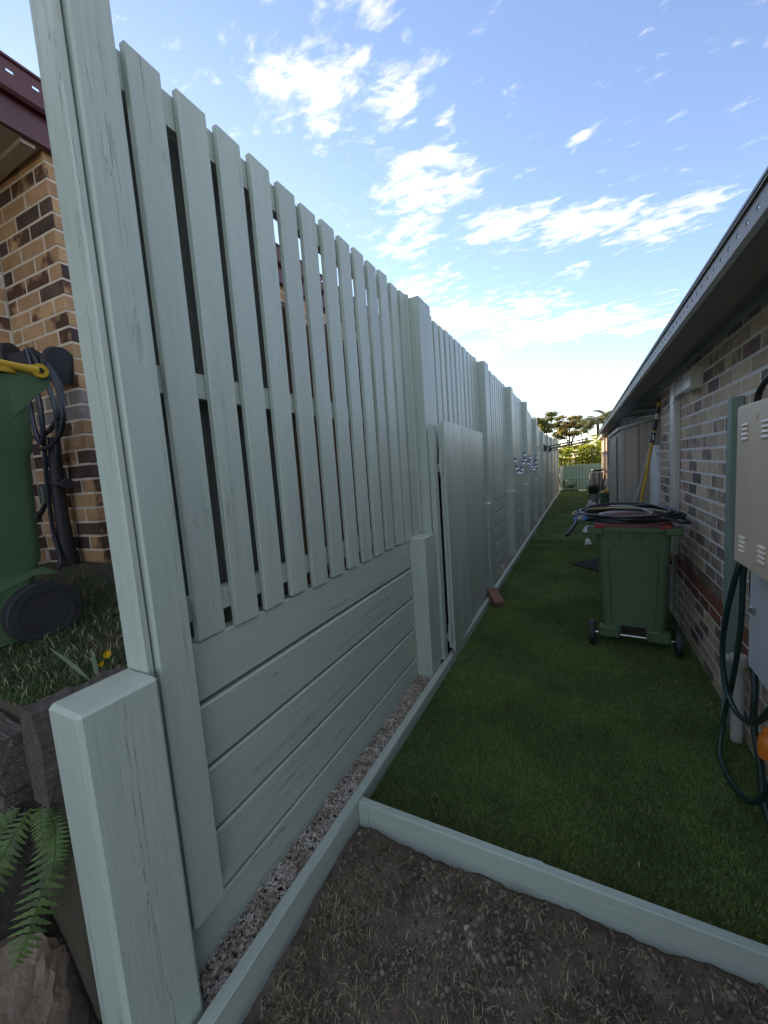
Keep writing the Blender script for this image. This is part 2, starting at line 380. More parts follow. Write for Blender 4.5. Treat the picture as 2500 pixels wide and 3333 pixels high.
def fast(name, V, F, m, parent=None, smooth=False, mi=None):
    """big mesh from arrays; F (n,3) or (n,4)"""
    me = bpy.data.meshes.new(name); V = np.asarray(V, np.float32).reshape(-1, 3); F = np.asarray(F, np.int32); n, k = F.shape
    me.vertices.add(len(V)); me.vertices.foreach_set('co', V.ravel())
    me.loops.add(n*k); me.loops.foreach_set('vertex_index', F.ravel())
    me.polygons.add(n); me.polygons.foreach_set('loop_start', np.arange(0, n*k, k, dtype=np.int32))
    for q in (m if isinstance(m, (list, tuple)) else [m]): me.materials.append(q)
    if mi is not None: me.polygons.foreach_set('material_index', np.asarray(mi, np.int32))
    me.update(calc_edges=True); me.validate()
    if smooth: me.polygons.foreach_set('use_smooth', [True]*n)
    return link(name, me, parent)
def arc(pts, k=6):
    """Catmull-Rom through points"""
    P = [Vector(p) for p in pts]; P = [P[0]*2-P[1]]+P+[P[-1]*2-P[-2]]; out = []
    for i in range(1, len(P)-2):
        for j in range(k):
            t = j/k; a, b, c, d = P[i-1:i+3]
            out.append(.5*((2*b)+(c-a)*t+(2*a-5*b+4*c-d)*t*t+(3*b-a-3*c+d)*t**3))
    out.append(P[-2]); return out
def fnoise(x, y, s=1.0, seed=0):
    """cheap smooth noise on arrays"""
    z = 0
    for i, (a, b, f) in enumerate(((1.0, .37, 1.), (-.61, .93, 1.9), (.23, -1.3, 3.1), (1.7, 1.1, 5.3), (-2.1, .8, 8.7))):
        z = z+np.sin((x*a+y*b)*s*f*2.1+seed*1.7+i*2.3)*np.cos((y*a-x*b)*s*f*1.7+seed+i)/f**.8
    return z
ICO_V = None
def ico():
    global ICO_V, ICO_F
    if ICO_V is None:
        bm = bmesh.new(); bmesh.ops.create_icosphere(bm, subdivisions=1, radius=1.0)
        ICO_V = np.array([v.co[:] for v in bm.verts]); ICO_F = np.array([[v.index for v in f.verts] for f in bm.faces]); bm.free()
    return ICO_V, ICO_F
def stones(P, size, flat=.7):
    """P (n,3), size (n,) -> arrays of faceted stones"""
    v, f = ico(); n = len(P); k = len(v)
    sc = size[:, None]*rng.uniform(.65, 1.25, (n, 3))*np.array([1, 1, flat])
    jit = rng.uniform(.78, 1.2, (n, k, 1))
    a = rng.uniform(0, 6.28, n); ca, sa = np.cos(a)[:, None], np.sin(a)[:, None]
    q = v[None]*jit*sc[:, None, :]
    tl = rng.normal(0, .35, (n, 2))
    q[:, :, 2] += q[:, :, 0]*tl[:, :1]+q[:, :, 1]*tl[:, 1:]
    x = q[:, :, 0]*ca-q[:, :, 1]*sa; y = q[:, :, 0]*sa+q[:, :, 1]*ca
    V = np.stack([x, y, q[:, :, 2]], 2)+P[:, None, :]
    F = (f[None]+(np.arange(n)*k)[:, None, None]).reshape(-1, 3)
    return V.reshape(-1, 3), F
def blades(P, h, w, lean, bend=.5):
    """P (n,3) roots -> bent grass blades, 2 quads + tip each given as quads/tris in one triangle list"""
    n = len(P); a = rng.uniform(0, 6.283, n); l = rng.uniform(.2, 1, n)*lean; b = rng.uniform(0, 6.283, n)
    side = np.stack([np.cos(a), np.sin(a), 0*a], 1)*(w/2)[:, None]
    dirn = np.stack([np.cos(b), np.sin(b), 0*b], 1)
    p1 = P+dirn*(h*l*.35)[:, None]; p1[:, 2] += h*.55
    p2 = P+dirn*(h*l)[:, None]; p2[:, 2] += h*np.sqrt(np.clip(1-(l*bend)**2, .05, 1))
    V = np.stack([P-side, P+side, p1-side*.8, p1+side*.8, p2], 1).reshape(-1, 3)
    o = (np.arange(n)*5)[:, None]
    F = np.concatenate([o+np.array([[0, 1, 3]]), o+np.array([[0, 3, 2]]), o+np.array([[2, 3, 4]])], 0)
    return V, F

# ------------------------------------------------------------------ ground
MB().box(-400, 400, -60, 700, -1.0, -.14).build('ground', ground_m)['kind'] = 'structure'

def grid(name, x0, x1, y0, y1, nx, ny, zf, m, skirt=.3):
    X, Y = np.meshgrid(np.linspace(x0, x1, nx), np.linspace(y0, y1, ny)); Z = zf(X, Y)
    V = np.stack([X, Y, Z], 2).reshape(-1, 3); i = np.arange(nx*ny).reshape(ny, nx)
    F = np.stack([i[:-1, :-1], i[:-1, 1:], i[1:, 1:], i[1:, :-1]], 2).reshape(-1, 4)
    ring = np.concatenate([i[0, :], i[1:, -1], i[-1, -2::-1], i[-2:0:-1, 0]]); n0 = len(V)
    low = V[ring].copy(); low[:, 2] = -.2 if skirt is None else low[:, 2]-skirt
    V = np.concatenate([V, low]); k = len(ring); j = np.arange(k)
    F = np.concatenate([F, np.stack([ring[j], n0+j, n0+(j+1) % k, ring[(j+1) % k]], 1)])
    o = fast(name, V, F, m, smooth=False); return o

# artificial turf between the kerb boards and the house
turf = grid('turf', -.937, .752, 1.385, 20.46, 24, 120, lambda x, y: fnoise(x, y, 2.2, 3)*.0016-.012, turf_soil, .05)
tag(turf, kind='structure')
def turf_pts(n, y0, y1):
    x = rng.uniform(-.932, .742, n); y = rng.uniform(y0, y1, n)
    return np.stack([x, y, np.full(n, -.014)], 1)
PT = np.concatenate([turf_pts(120000, 1.39, 2.6), turf_pts(110000, 2.6, 4.6), turf_pts(70000, 4.6, 8), turf_pts(50000, 8, 20.4)])
hb = rng.uniform(.013, .023, len(PT)); wb = rng.uniform(.0022, .0036, len(PT))*np.clip(PT[:, 1]/3.0, 1, 3)
hb = hb*(1+.18*fnoise(PT[:, 0], PT[:, 1], 2.6, 5))
V, F = blades(PT, hb, wb, .75, .8)
tag(fast('turf_pile', V, F, turf_blade), 'short dark green artificial grass pile covering the side lane', 'grass', kind='stuff')

n = 70; lx = rng.uniform(-.85, .7, n); ly = 1.45+5*rng.random(n)**1.6
V, F = blades(np.stack([lx, ly, np.full(n, .006)], 1), rng.uniform(.012, .03, n), rng.uniform(.003, .006, n), 1.3, .7)
tag(fast('leaf_litter', V, F, straw), 'tiny dry leaf bits dropped on the turf', 'leaf litter', kind='stuff')

# bare earth in front of the cross board
def dirt_z(x, y):
    base = -.052+.012*fnoise(x, y, 3.0, 1)+.004*fnoise(x, y, 14, 2)
    return base-.012*np.exp(-((y-1.352)/.035)**2)-.008*np.exp(-((x+.936)/.03)**2)
tag(grid('earth', -.985, 2.2, -1.0, 1.352, 320, 240, dirt_z, dirt_m, .2), kind='structure')
n = 16000; cx_ = rng.uniform(-.92, 1.6, n); cy_ = rng.uniform(.30, 1.345, n)
kp = rng.random(n) < np.clip(.55+.5*fnoise(cx_, cy_, 3.1, 21), .08, 1); cx_, cy_ = cx_[kp], cy_[kp]
cs_ = np.minimum(rng.gamma(2.0, .0020, len(cx_))+.002, .013)
V, F = stones(np.stack([cx_, cy_, dirt_z(cx_, cy_)], 1), cs_, .65)
tag(fast('earth_clods', V, F, clod_m), 'crumbly clods of soil over the bare earth', 'soil', kind='stuff')
n = 8000; sx = rng.uniform(-.90, 1.6, n); sy = rng.uniform(.30, 1.33, n)
kp = rng.random(n) < np.clip(.35+.4*fnoise(sx, sy, 2.4, 8)+.6*np.exp(-((sy-1.22)/.14)**2), .05, 1)
sx, sy = sx[kp], sy[kp]; sz = rng.gamma(2.0, .0017, len(sx))+.0015; sz = np.minimum(sz, .010)
V, F = stones(np.stack([sx, sy, dirt_z(sx, sy)+sz*.25], 1), sz)
tag(fast('loose_pebbles', V, F, peb2), 'small stones and grit scattered over the bare earth', 'pebbles', kind='stuff')
big = [(.12, 1.05, .020), (.17, 1.00, .022), (-.52, 1.21, .015), (-.38, 1.14, .013), (.02, 1.10, .013), (-.06, 1.12, .012), (.48, .98, .018),
       (.53, .90, .021), (-.66, 1.16, .012), (-.36, 1.10, .014), (.30, 1.14, .012), (.24, .86, .015)]
words = ['flat pale grey stone on the earth below the middle of the cross board', 'long cream stone on bare earth nearest the grey one',
         'rounded whitish stone on earth near the end of the cross board', 'small tan stone beside the scattered whitish ones', 'ochre stone close to the cross board',
         'brown stone paired with the ochre stone', 'flat stone half buried at the right edge of the earth', 'broad buff stone at the lower right of the bare earth',
         'small cream stone close to the corner of the boards', 'grey pebble among dry grass left of centre', 'small reddish stone under the cross board further right',
         'brown stone in the dusty hollow']
for (x, y, s), w in zip(big, words):
    V, F = stones(np.array([[x, y, float(dirt_z(np.array(x), np.array(y)))+s*.25]]), np.array([s*.9]), .6)
    tag(fast('stone', V, F, peb if s > .0125 else peb2), w, 'stone', 'larger stones lying on the bare earth')
n = 90000; gx = rng.uniform(-.90, 1.5, n); gy = rng.uniform(.30, 1.30, n)
dens_ = .16+.8*np.clip(fnoise(gx, gy, 1.7, 12)*.6+.25, 0, 1)*np.clip((1.25-gy)/.35, 0, 1)*np.clip(1.3-np.clip((gx+.15)/.45, 0, 1), .12, 1)
kp = rng.random(n) < dens_; gx, gy = gx[kp], gy[kp]; n = len(gx)
P = np.stack([gx, gy, dirt_z(gx, gy)-.002], 1)
grn = rng.random(n) < .34+.25*np.clip(fnoise(gx, gy, 2.5, 31), -1, 1)
for q, mm, nm, lb in ((~grn, straw, 'dry_grass', 'dead straw coloured grass lying on the bare earth'), (grn, blade_g, 'green_grass', 'sparse green grass sprouting through the bare earth')):
    k = int(q.sum()); V, F = blades(P[q], rng.uniform(.010, .045, k), rng.uniform(.0016, .0034, k), 1.15, .86)
    tag(fast(nm, V, F, mm), lb, 'grass', kind='stuff')

# gravel between sleepers and kerb board
V = []; F = []; o = 0
def gravel_top(x, y): return .030+.006*fnoise(x, y, 5, 4)
for (n, y0, y1, s0, s1) in ((7500, .40, 2.5, .0042, .0085), (3500, 4.6, 8.6, .006, .010), (2500, 8.6, 20.3, .010, .016)):
    x = rng.uniform(-1.098, -.983, n); y = rng.uniform(y0, y1, n); s = rng.uniform(s0, s1, n)
    v, f = stones(np.stack([x, y, gravel_top(x, y)-rng.uniform(0, .010, n)], 1), s, .8)
    V.append(v); F.append(f+o); o += len(v)
tag(fast('gravel', np.concatenate(V), np.concatenate(F), peb), 'mixed cream and brown gravel filling the strip beside the sleepers', 'gravel', kind='stuff')
MB().box(-1.105, -.979, .38, 20.4, -.12, .018).build('gravel_bed', soil_dark)['kind'] = 'structure'

# raised lawn behind the retaining sleepers
def lawn_z(x, y):
    return 1.00+.05*np.clip((-1.15-x)/.55, 0, 1)+.06*np.clip((-1.7-x)/.9, 0, 1)+.008*fnoise(x, y, 2.5, 6)-.05*np.clip((.62-y)/.3, 0, 1)*np.clip((-1.2-x)/.4, 0, 1)
tag(grid('raised_lawn', -9.0, -1.162, .40, 20.4, 120, 160, lawn_z, lawn_soil, None), kind='structure')
tag(grid('raised_yard', -9.0, -1.8, -3.0, .398, 60, 40, lambda x, y: lawn_z(x, y)-.02, lawn_soil, None), kind='structure')
n = 85000; gx = -1.17-rng.gamma(1.6, .35, n); gy = rng.uniform(.40, 1.9, n)
kp = (gx > -3.3) & (rng.random(n) < np.clip(.75+.4*fnoise(gx, gy, 3, 9), .1, 1)); gx, gy = gx[kp], gy[kp]; n = len(gx)
P = np.stack([gx, gy, lawn_z(gx, gy)-.004], 1)
V, F = blades(P, rng.uniform(.010, .034, n), rng.uniform(.0014, .0028, n), 1.0, .9)
tag(fast('lawn_grass', V, F, blade_g), 'ragged green grass on the raised yard behind the fence post', 'grass', kind='stuff')
n = 2600; gx = -1.17-rng.gamma(1.6, .3, n); gy = rng.uniform(.40, 1.4, n)
V, F = blades(np.stack([gx, gy, lawn_z(gx, gy)-.002], 1), rng.uniform(.01, .05, n), rng.uniform(.0015, .0028, n), 1.0, .95)
tag(fast('lawn_straw', V, F, straw), 'dry straw litter on the raised yard', 'grass', kind='stuff')

# earth bank with rocks left of the first post
def bank_z(x, y):
    return np.clip(.05+.75*np.clip((-1.12-x)/.55, 0, 1)**.8+.03*fnoise(x, y, 5, 7), -.1, .86)-.25*np.clip((.1-y)/.5, 0, 1)
tag(grid('earth_bank', -1.82, -.985, -1.2, .398, 60, 80, bank_z, soil_dark, .4), kind='structure')

# ------------------------------------------------------------------ painted retaining wall, picket fence, gate, kerbs
POSTS = [2.70, 4.78, 6.68, 8.61, 10.50, 12.35, 14.30, 16.20, 18.10, 20.05]
def top_at(y):
    return float(np.interp(y, [0, 8.7, 10.6, 12.4, 30], [2.77, 2.775, 2.58, 2.375, 2.36]))
rw = thing('retaining_wall', (-1.1, .4, 0), 'sage green painted timber sleeper retaining wall below the picket fence', 'retaining wall')
ZS = [(-.06, .180), (.192, .399), (.411, .622), (.635, .838), (.852, 1.046)]
def sleepers(y0, y1, zs=ZS):
    for (a, b) in zs:
        j = random.uniform(-.004, .004)
        MB().box(-1.16, -1.10+j, y0, y1, a, b, .006).build('sleeper', paint_h, rw)
sleepers(.45, 2.60)
for i in range(1, len(POSTS)-1): sleepers(POSTS[i]+.0, POSTS[i+1]-.02)
# short thick stub posts; the first is the big one in the foreground
sp0 = MB().box(-1.134, -.998, .394, .582, -.12, 1.060, .010).build('post', [paint_post, paint_worn], rw)
for pg in sp0.data.polygons: pg.material_index = 1 if pg.normal.z > .6 else 0
for p in POSTS[:-1]:
    MB().box(-1.112, -.988, p-.205, p-.004, -.12, 1.072+random.uniform(-.01, .012), .007).build('post', paint_post, rw)

fence = thing('picket_fence', (-1.1, .6, 1.0), 'tall sage green picket fence running along the left of the lane', 'fence')
# end post: a facing board across the end and a long front board
MB().box(-1.137, -1.046, .580, .602, 1.03, 2.80, .004).build('end_board', paint_post, fence)
MB().box(-1.128, -1.106, .604, .700, .9, 2.78, .003).build('post_core', paint_post, fence)
MB().box(-1.098, -1.030, .606, .712, .245, 2.79, .005).build('post', paint_post, fence)
for i, p in enumerate(POSTS):
    zt = top_at(p)-.025
    if i == 0:
        m = MB(); m.prism([(p, 1.0), (p+.10, 1.0), (p+.10, 1.80), (p+.235, 1.80), (p+.235, zt), (p, zt)], 'x', -1.10, -1.006); m.build('post', paint_post, fence)
    else: MB().box(-1.155, -1.006, p, p+.215, .06, zt, .005).build('post', paint_post, fence)
    if i: MB().box(-1.150, -1.092, p-.03, p-.002, 1.10, zt+.01, .003).build('packer', paint_v, fence)
MB().box(-1.120, -1.075, 2.666, 2.698, 1.08, 2.765, .003).build('packer', paint_v, fence)
bays = [(.74, 2.66)]+[(POSTS[i]+.24, POSTS[i+1]-.01) for i in range(len(POSTS)-1)]
PW, PT_ = .106, .023
def picket_mesh(h):
    b = MB(); b.box(-PT_/2, PT_/2, 0, PW, 0, h, .0025)
    me = bpy.data.meshes.new('picket'); me.from_pydata(b.v, [], b.f)
    bm = bmesh.new(); bm.from_mesh(me); bmesh.ops.recalc_face_normals(bm, faces=bm.faces); bm.to_mesh(me); bm.free()
    me.materials.append(paint_v); return me
PM = {}
fl = Vector(fence.location)
for bi, (a, b) in enumerate(bays):
    y = .773 if bi == 0 else a+.012
    step = .1505 if bi == 0 else (b-a)/round((b-a)/.152)
    zb = 1.05 if bi != 1 else 1.60
    while y+PW < b+.03:
        zt = top_at(y)+random.uniform(-.006, .006)-(.01 if bi == 0 else 0)
        h = round(zt-zb, 2)
        if h not in PM: PM[h] = picket_mesh(h)
        o = link('picket', PM[h], fence, (-1.10-fl.x+random.uniform(-.002, .0015), y-fl.y+random.uniform(-.003, .003), zb-fl.z+random.uniform(-.006, .006)))
        o.rotation_euler = (random.uniform(-.0022, .0022), 0, random.uniform(-.02, .02))
        y += step
    y0, y1 = a-.03, b+.02
    for fr, hh in ((.06, .075), (.475, .08), (.955, .10)):
        if bi == 1 and fr < .3: continue
        za, zb2 = 1.05+fr*(top_at(a)-1.05), 1.05+fr*(top_at(b)-1.05)
        m = MB(); x0, x1 = -1.152, -1.114
        V = [(x, y, z+d) for y, z in ((y0, za), (y1, zb2)) for x in (x0, x1) for d in (-hh/2, hh/2)]
        m.add(V, [(0, 1, 3, 2), (4, 6, 7, 5), (0, 4, 5, 1), (2, 3, 7, 6), (0, 2, 6, 4), (1, 5, 7, 3)]).build('rail', paint_h, fence)

# older brown palings standing just behind the first bay
old = thing('old_palings', (-1.18, 1.6, 1.0), 'row of old palings seen dimly through the gaps of the first fence bay', 'fence')
for k in range(-1, 12):
    yc = (.773+.105+.1505*k+.0225)*1.085
    if yc > 2.62: break
    if k < 3: MB().box(-1.20, -1.184, max(yc-.06, .735), yc+.06, 1.02, 2.70, .002).build('paling', gap_shade_timber, old)
    else: MB().box(-1.20, -1.184, yc-.035+.012*(k % 3), yc+.022, 1.02, 2.28+.03*(k % 2), .002).build('paling', brown_timber, old)
for z in (1.2, 2.1): MB().box(-1.225, -1.201, .80, 2.66, z, z+.07, .002).build('rail', brown_timber, old)
gp = thing('gate_gap_shade', (-1.19, 3.8, 1.0), 'added dark panel standing in for the shade behind the gate', 'panel')  # dark panel added to give the gate gap its shade
MB().box(-1.20, -1.164, 2.85, 4.77, .98, 1.66).build('panel', soil_dark, gp)
# gate in the second bay
MB().box(-1.004, -.966, 2.722, 2.797, .064, 1.832, .003).build('gate_post', paint_post, fence)
gA, gB = Vector((-.925, 2.866, 0)), Vector((-1.000, 4.485, 0))
gl = (gB-gA).length; grz = math.atan2(gB.x-gA.x, gB.y-gA.y)
gate = thing('gate', (gA.x, gA.y, .072), 'sage green boarded gate standing slightly ajar in the picket fence', 'gate', rz=-grz)
nb = 11; bw = gl/nb
for i in range(nb):
    m = MB()
    if i == nb-1:      # board with the round finger hole, built as four pieces round it
        cz, rr, n_ = 1.055, .052, 20; y0, y1 = i*bw+.001, (i+1)*bw
        cy = (y0+y1)/2; V = []; F = []
        for x in (0.0, -.019):
            V += [(x, cy+.45*rr*1.5*math.cos(2*math.pi*k/n_), cz+rr*math.sin(2*math.pi*k/n_)) for k in range(n_)]
            for k in range(n_):
                c_, s_ = math.cos(2*math.pi*k/n_), math.sin(2*math.pi*k/n_); q = max(abs(c_), abs(s_))
                V.append((x, cy+(y1-y0)/2*c_/q, cz+.12*s_/q))
        for k in range(n_):
            l = (k+1) % n_
            F += [(k, l, n_+l, n_+k), (2*n_+k, 3*n_+k, 3*n_+l, 2*n_+l), (k, 2*n_+k, 2*n_+l, l)]
        m.add(V, F); m.box(-.019, 0, y0, y1, 0, cz-.12); m.box(-.019, 0, y0, y1, cz+.12, 1.822)
    else:
        m.box(-.019-random.uniform(0, .001), random.uniform(-.001, .001), i*bw+.001, (i+1)*bw-.0012, random.uniform(-.003, .003), 1.822+random.uniform(-.004, .004), .0015)
    m.build('board', paint_v, gate, local=True)
MB().box(-.045, -.0205, -.006, .075, .03, 1.79, .002).build('stile', paint_v, gate, local=True)
MB().box(-.045, -.0205, gl-.27, gl-.18, .03, 1.79, .002).build('stile', paint_v, gate, local=True)
for z in (.2, .95, 1.6): MB().box(-.044, -.0205, .08, gl-.275, z, z+.09, .002).build('brace', paint_v, gate, local=True)
for z in (.13, 1.46):
    m = MB(); m.tube([(-.03, -.03, z-.06), (-.03, -.03, z+.11)], .011, 10); m.box(-.045, -.036, -.055, -.02, z-.02, z+.04); m.tube([(-.03, -.03, z+.04), (-.03, -.03, z+.10)], .0145, 10)
    m.box(-.0455, -.040, -.02, .05, z+.05, z+.1)
    m.build('hinge', steel_paint, gate, local=True)

kb = MB().box(-.982, -.938, .2, 20.4, -.12, .060, .004).build('kerb_board', paint_h)
tag(kb, 'long sage green kerb board between the gravel strip and the turf', 'kerb board')
cb = thing('cross_board', (-.1, 1.37, -.1), 'sage green kerb board crossing the lane between bare earth and turf', 'kerb board')
MB().box(-.9365, 2.0, 1.354, 1.388, -.12, .056, .003).build('board', paint_x, cb)
MB().box(-.9355, -.887, 1.348, 1.3535, -.06, .050, .001).build('end_block', paint_x, cb)
MB().box(-.205, -.155, 1.3885, 1.402, -.06, .045, .002).build('peg', paint_worn, cb)

# brick propping the gate shut
lb = MB().box(-.114, .114, -.054, .054, -.038, .038, .005).build('loose_brick', redbrick)
lb.location = (-.872, 4.20, .085); lb.rotation_euler = (R(4), R(24), R(-56))
tag(lb, 'loose red brick leaning on the kerb board against the gate', 'brick')

# ------------------------------------------------------------------ brick walls
def brick_mesh(name, l, h, d, m, ax):
    """face towards -d side; l along the wall, origin at lower corner of the outer face"""
    key = (name, round(l, 3), ax)
    if key in PM: return PM[key]
    c = .004
    V = [(0, 0, 0), (l, 0, 0), (l, 0, h), (0, 0, h)]
    o = [(-.0, .022, -.0), (l, .022, 0), (l, .022, h), (0, .022, h)]
    e = [(0, c*.6, 0), (l, c*.6, 0), (l, c*.6, h), (0, c*.6, h)]
    f = [(c, 0, c*.7), (l-c, 0, c*.7), (l-c, 0, h-c*.7), (c, 0, h-c*.7)]
    P = f+e+o
    F = [(0, 1, 2, 3)]+[(4+i, 4+(i+1) % 4, (i+1) % 4, i) for i in range(4)]+[(8+i, 8+(i+1) % 4, 4+(i+1) % 4, 4+i) for i in range(4)]
    if ax == 'x': P = [(p[1], p[0], p[2]) for p in P]          # wall facing -X: length along Y
    if ax == 'X': P = [(-p[1], p[0], p[2]) for p in P]         # wall facing +X
    me = bpy.data.meshes.new('brick'); me.from_pydata(P, [], F); me.materials.append(m)
    bm = bmesh.new(); bm.from_mesh(me); bmesh.ops.recalc_face_normals(bm, faces=bm.faces); bm.to_mesh(me); bm.free()
    PM[key] = me; return me
def lay(wall, face, z0, nz, spans, pick, ax, rank=None, limit=300, dirv=None):
    """spans: (a,b) extent along wall; face: function (t)-> world xy point of the outer face"""
    CH, CL, J = .0865, .249, .013
    L = []
    for k in range(nz):
        off = (0 if k % 2 == 0 else CL/2)
        for (a, b, ph) in spans:
            t = a+((off+ph) % CL)-CL
            while t < b:
                s, e = max(t, a), min(t+CL-J, b)
                if e-s > .03: L.append((s, e, z0+k*CH+J/2, CH-J, pick(k, s)))
                t += CL
    if rank: L.sort(key=rank)
    wl_ = wloc(wall); rest = {}
    for i, (s, e, z, h, mm) in enumerate(L):
        p = face(s); me = brick_mesh(mm.name, e-s, h, .02, mm, ax)
        jit = random.uniform(-.0006, .0005)
        if i < limit:
            o = link('brick', me, wall, (p[0]-wl_.x+(jit if ax in 'xX' else 0), p[1]-wl_.y+(0 if ax in 'xX' else jit), z-wl_.z))
            if dirv: o.rotation_euler = (0, 0, dirv)
        else:
            rest.setdefault(mm.name, []).append((me, p[0]-wl_.x, p[1]-wl_.y, z-wl_.z))
    if rest:
        V = []; F = []; mi = []; o = 0; names = list(rest)
        for ni, nme in enumerate(names):
            for (me, x, y, z) in rest[nme]:
                V += [(v.co.x+x, v.co.y+y, v.co.z+z) for v in me.vertices]; F += [tuple(v+o for v in p.vertices) for p in me.polygons]
                mi += [ni]*len(me.polygons); o = len(V)
        me = bpy.data.meshes.new('brick_field'); me.from_pydata(V, [], F)
        for nme in names: me.materials.append(MATS[nme])
        me.polygons.foreach_set('material_index', mi)
        ob = link('brick_field', me, wall); ob['kind'] = 'stuff'

# right-hand house
WX = .745
house = thing('brick_house', (WX, 2.5, 0), 'tan brick house with olive gutter along the right side of the lane', 'house')
wall = MB().box(WX+.0011, WX+.25, -.5, 5.10, -.13, 2.30).build('wall', mortar_r, house)
def pickR(k, s):
    if k in (6, 7): return bR_red
    q = random.random()
    lo = .11 if k > 8 else .20
    return bR_dark if q < lo else (bR_mix if q < .40 else bR_tan)
MB().box(WX+.0006, WX+.05, -.5, 5.099, .5115, .6790).build('damp_course', bR_red, house)
def rankR(b):
    s, e, z, h, m = b; yc = (s+e)/2
    if yc < 1.95: return 1e3-yc
    d = math.hypot(yc, .745); hid = 0
    if 1.2 < yc < 2.05 and .6 < z < 1.75: hid = 50
    if yc > 4.2 and z < .9: hid += 20
    return d+abs(z-1.3)*.3+hid
lay(wall, lambda t: (WX, t), -.0105-.0865, 27, [(.3, 5.10, .195)], pickR, 'x', rankR, 300)
# eave: soffit strip, fascia and slotted gutter
m = MB(); m.box(.648, .775, -.5, 7.25, 2.222, 2.236); m.build('soffit', trim_m, house)
m = MB(); m.prism([(.715, 2.2215), (.744, 2.2215), (.744, 2.190)], 'y', -.5, 5.1); m.build('quad_moulding', trim_m, house)
MB().box(.606, .647, -.5, 13.2, 2.170, 2.30).build('fascia', olive_dark, house)
m = MB(); GX = .45
m.box(GX, GX+.004, -.5, 13.2, 2.176, 2.205); m.box(GX, GX+.004, -.5, 13.2, 2.217, 2.244)
y = -.5
while y < 9.0:
    m.box(GX, GX+.004, y, y+.062, 2.205, 2.217); y += .0825
m.box(GX, GX+.004, y, 13.2, 2.205, 2.217)
m.box(GX-.008, GX+.012, -.5, 13.2, 2.244, 2.252)
m.prism([(GX, 2.176), (GX+.012, 2.160), (.600, 2.160), (.600, 2.1645), (GX+.014, 2.1645), (GX+.004, 2.179)], 'y', -.5, 13.2)
m.box(.6005, .605, -.5, 13.2, 2.160, 2.244)
gut = m.build('gutter', olive, house)
MB().box(GX-.006, .604, 13.2, 13.206, 2.158, 2.254).build('end_cap', olive, house)
m = MB(); m.add([(.54, -.5, 2.262), (.54, 14, 2.262), (6.5, 14, 4.43), (6.5, -.5, 4.43), (.54, -.5, 2.270), (.54, 14, 2.270), (6.5, 14, 4.44), (6.5, -.5, 4.44)],
                [(0, 1, 2, 3), (4, 7, 6, 5), (0, 4, 5, 1), (1, 5, 6, 2), (2, 6, 7, 3), (3, 7, 4, 0)]).build('roof', roof_m, house)
MB().box(GX-.011, GX+.02, -.5, 13.21, 2.2525, 2.262).build('roof_lip', olive_dark, house)
# porch recess behind the shed
MB().box(.70, 3.2, 5.1, 7.24, 2.240, 2.252).build('porch_ceiling', soffit_m, house)
MB().box(.648, 3.2, 7.255, 7.30, 2.195, 2.262).build('ceiling_trim', trim_m, house)
MB().box(.56, 3.2, 8.0, 8.09, 2.165, 2.33).build('beam', olive_dark, house)
MB().box(.552, .575, 7.97, 7.999, 2.155, 2.34).build('beam_cap', trim_m, house)
MB().box(.70, 3.2, 9.2, 9.4, -.13, 2.30).build('inner_wall', soffit_m, house)
MB().box(2.6, 2.8, 5.12, 9.2, -.13, 2.30).build('inner_wall', mortar_r, house)
MB().box(.995, 2.6, 5.0, 5.1, -.13, 2.24).build('inner_wall', mortar_r, house)
# far wing, catching the late sun
fw_ = MB().box(.7485, 1.2, 9.4, 19.6, -.13, 2.27).build('far_wall', mortar_r, house)
def pickF(k, s): return bL_tan if random.random() < .7 else bR_mix
lay(fw_, lambda t: (.745, t), -.0105, 26, [(9.45, 19.55, .1)], pickF, 'x', lambda b: -b[0], 0)
MB().box(.735, .744, 14.2, 15.3, 1.13, 1.20, .003).build('window_sill', trim_m, fw_)
MB().box(.7405, .7445, 14.2, 15.3, 1.20, 2.0).build('window', dark_cloth, fw_)
m = MB(); m.tube([(.70, 15.9, 0), (.70, 15.9, 2.1), (.66, 15.9, 2.2)], .034, 10)
for z in (.55, 1.6): m.tube([(.70, 15.9, z), (.70, 15.9, z+.06)], .042, 10)
m.build('downpipe', duct_m, house, True)
m = MB(); m.box(.60, .735, 13.3, 19.8, 2.19, 2.28, .008); m.build('far_gutter', trim_m, house)
MB().add([(.62, 14.0, 2.285), (.62, 19.8, 2.285), (5, 19.8, 3.9), (5, 14.0, 3.9)], [(0, 1, 2, 3)]).build('far_roof', roof_m, house)

# left-hand house
HX, HY = -2.587, 1.281; UA = math.atan2(.049, .999)      # its end wall is turned a little
lh = thing('brick_house', (HX, HY, 1.1), 'orange tan brick house with maroon gutter behind the fence on the left', 'house')
ux, uy = -.9988, -.049
def on_l(t): return (HX+ux*t, HY+uy*t)
# end wall facing the camera (mortar slab) and its long wall behind the fence
a0, a1 = on_l(0), on_l(.60)
m = MB(); n_ = .002
V = [(a0[0]-.003, a0[1]+n_, .9), (a1[0], a1[1]+n_, .9), (a1[0], a1[1]+.3, .9), (a0[0]-.003, a0[1]+.3, .9)]
V += [(p[0], p[1], 3.42) for p in V]
m.add(V, [(0, 1, 2, 3), (4, 7, 6, 5), (0, 4, 5, 1), (1, 5, 6, 2), (2, 6, 7, 3), (3, 7, 4, 0)])
ew = m.build('wall', mortar_l, lh)
GREYK = {}
Z0L = 2.4062-18*.0865
def pickL(k, s):
    z = Z0L+k*.0865+.04
    if 1.73 < z < 1.90: return bL_grey
    q = random.random()
    if z < 1.73: return bL_dark if q < .28 else (bL_mix if q < .55 else bL_tan)
    return bL_dark if q < .16 else (bL_mix if q < .38 else bL_tan)
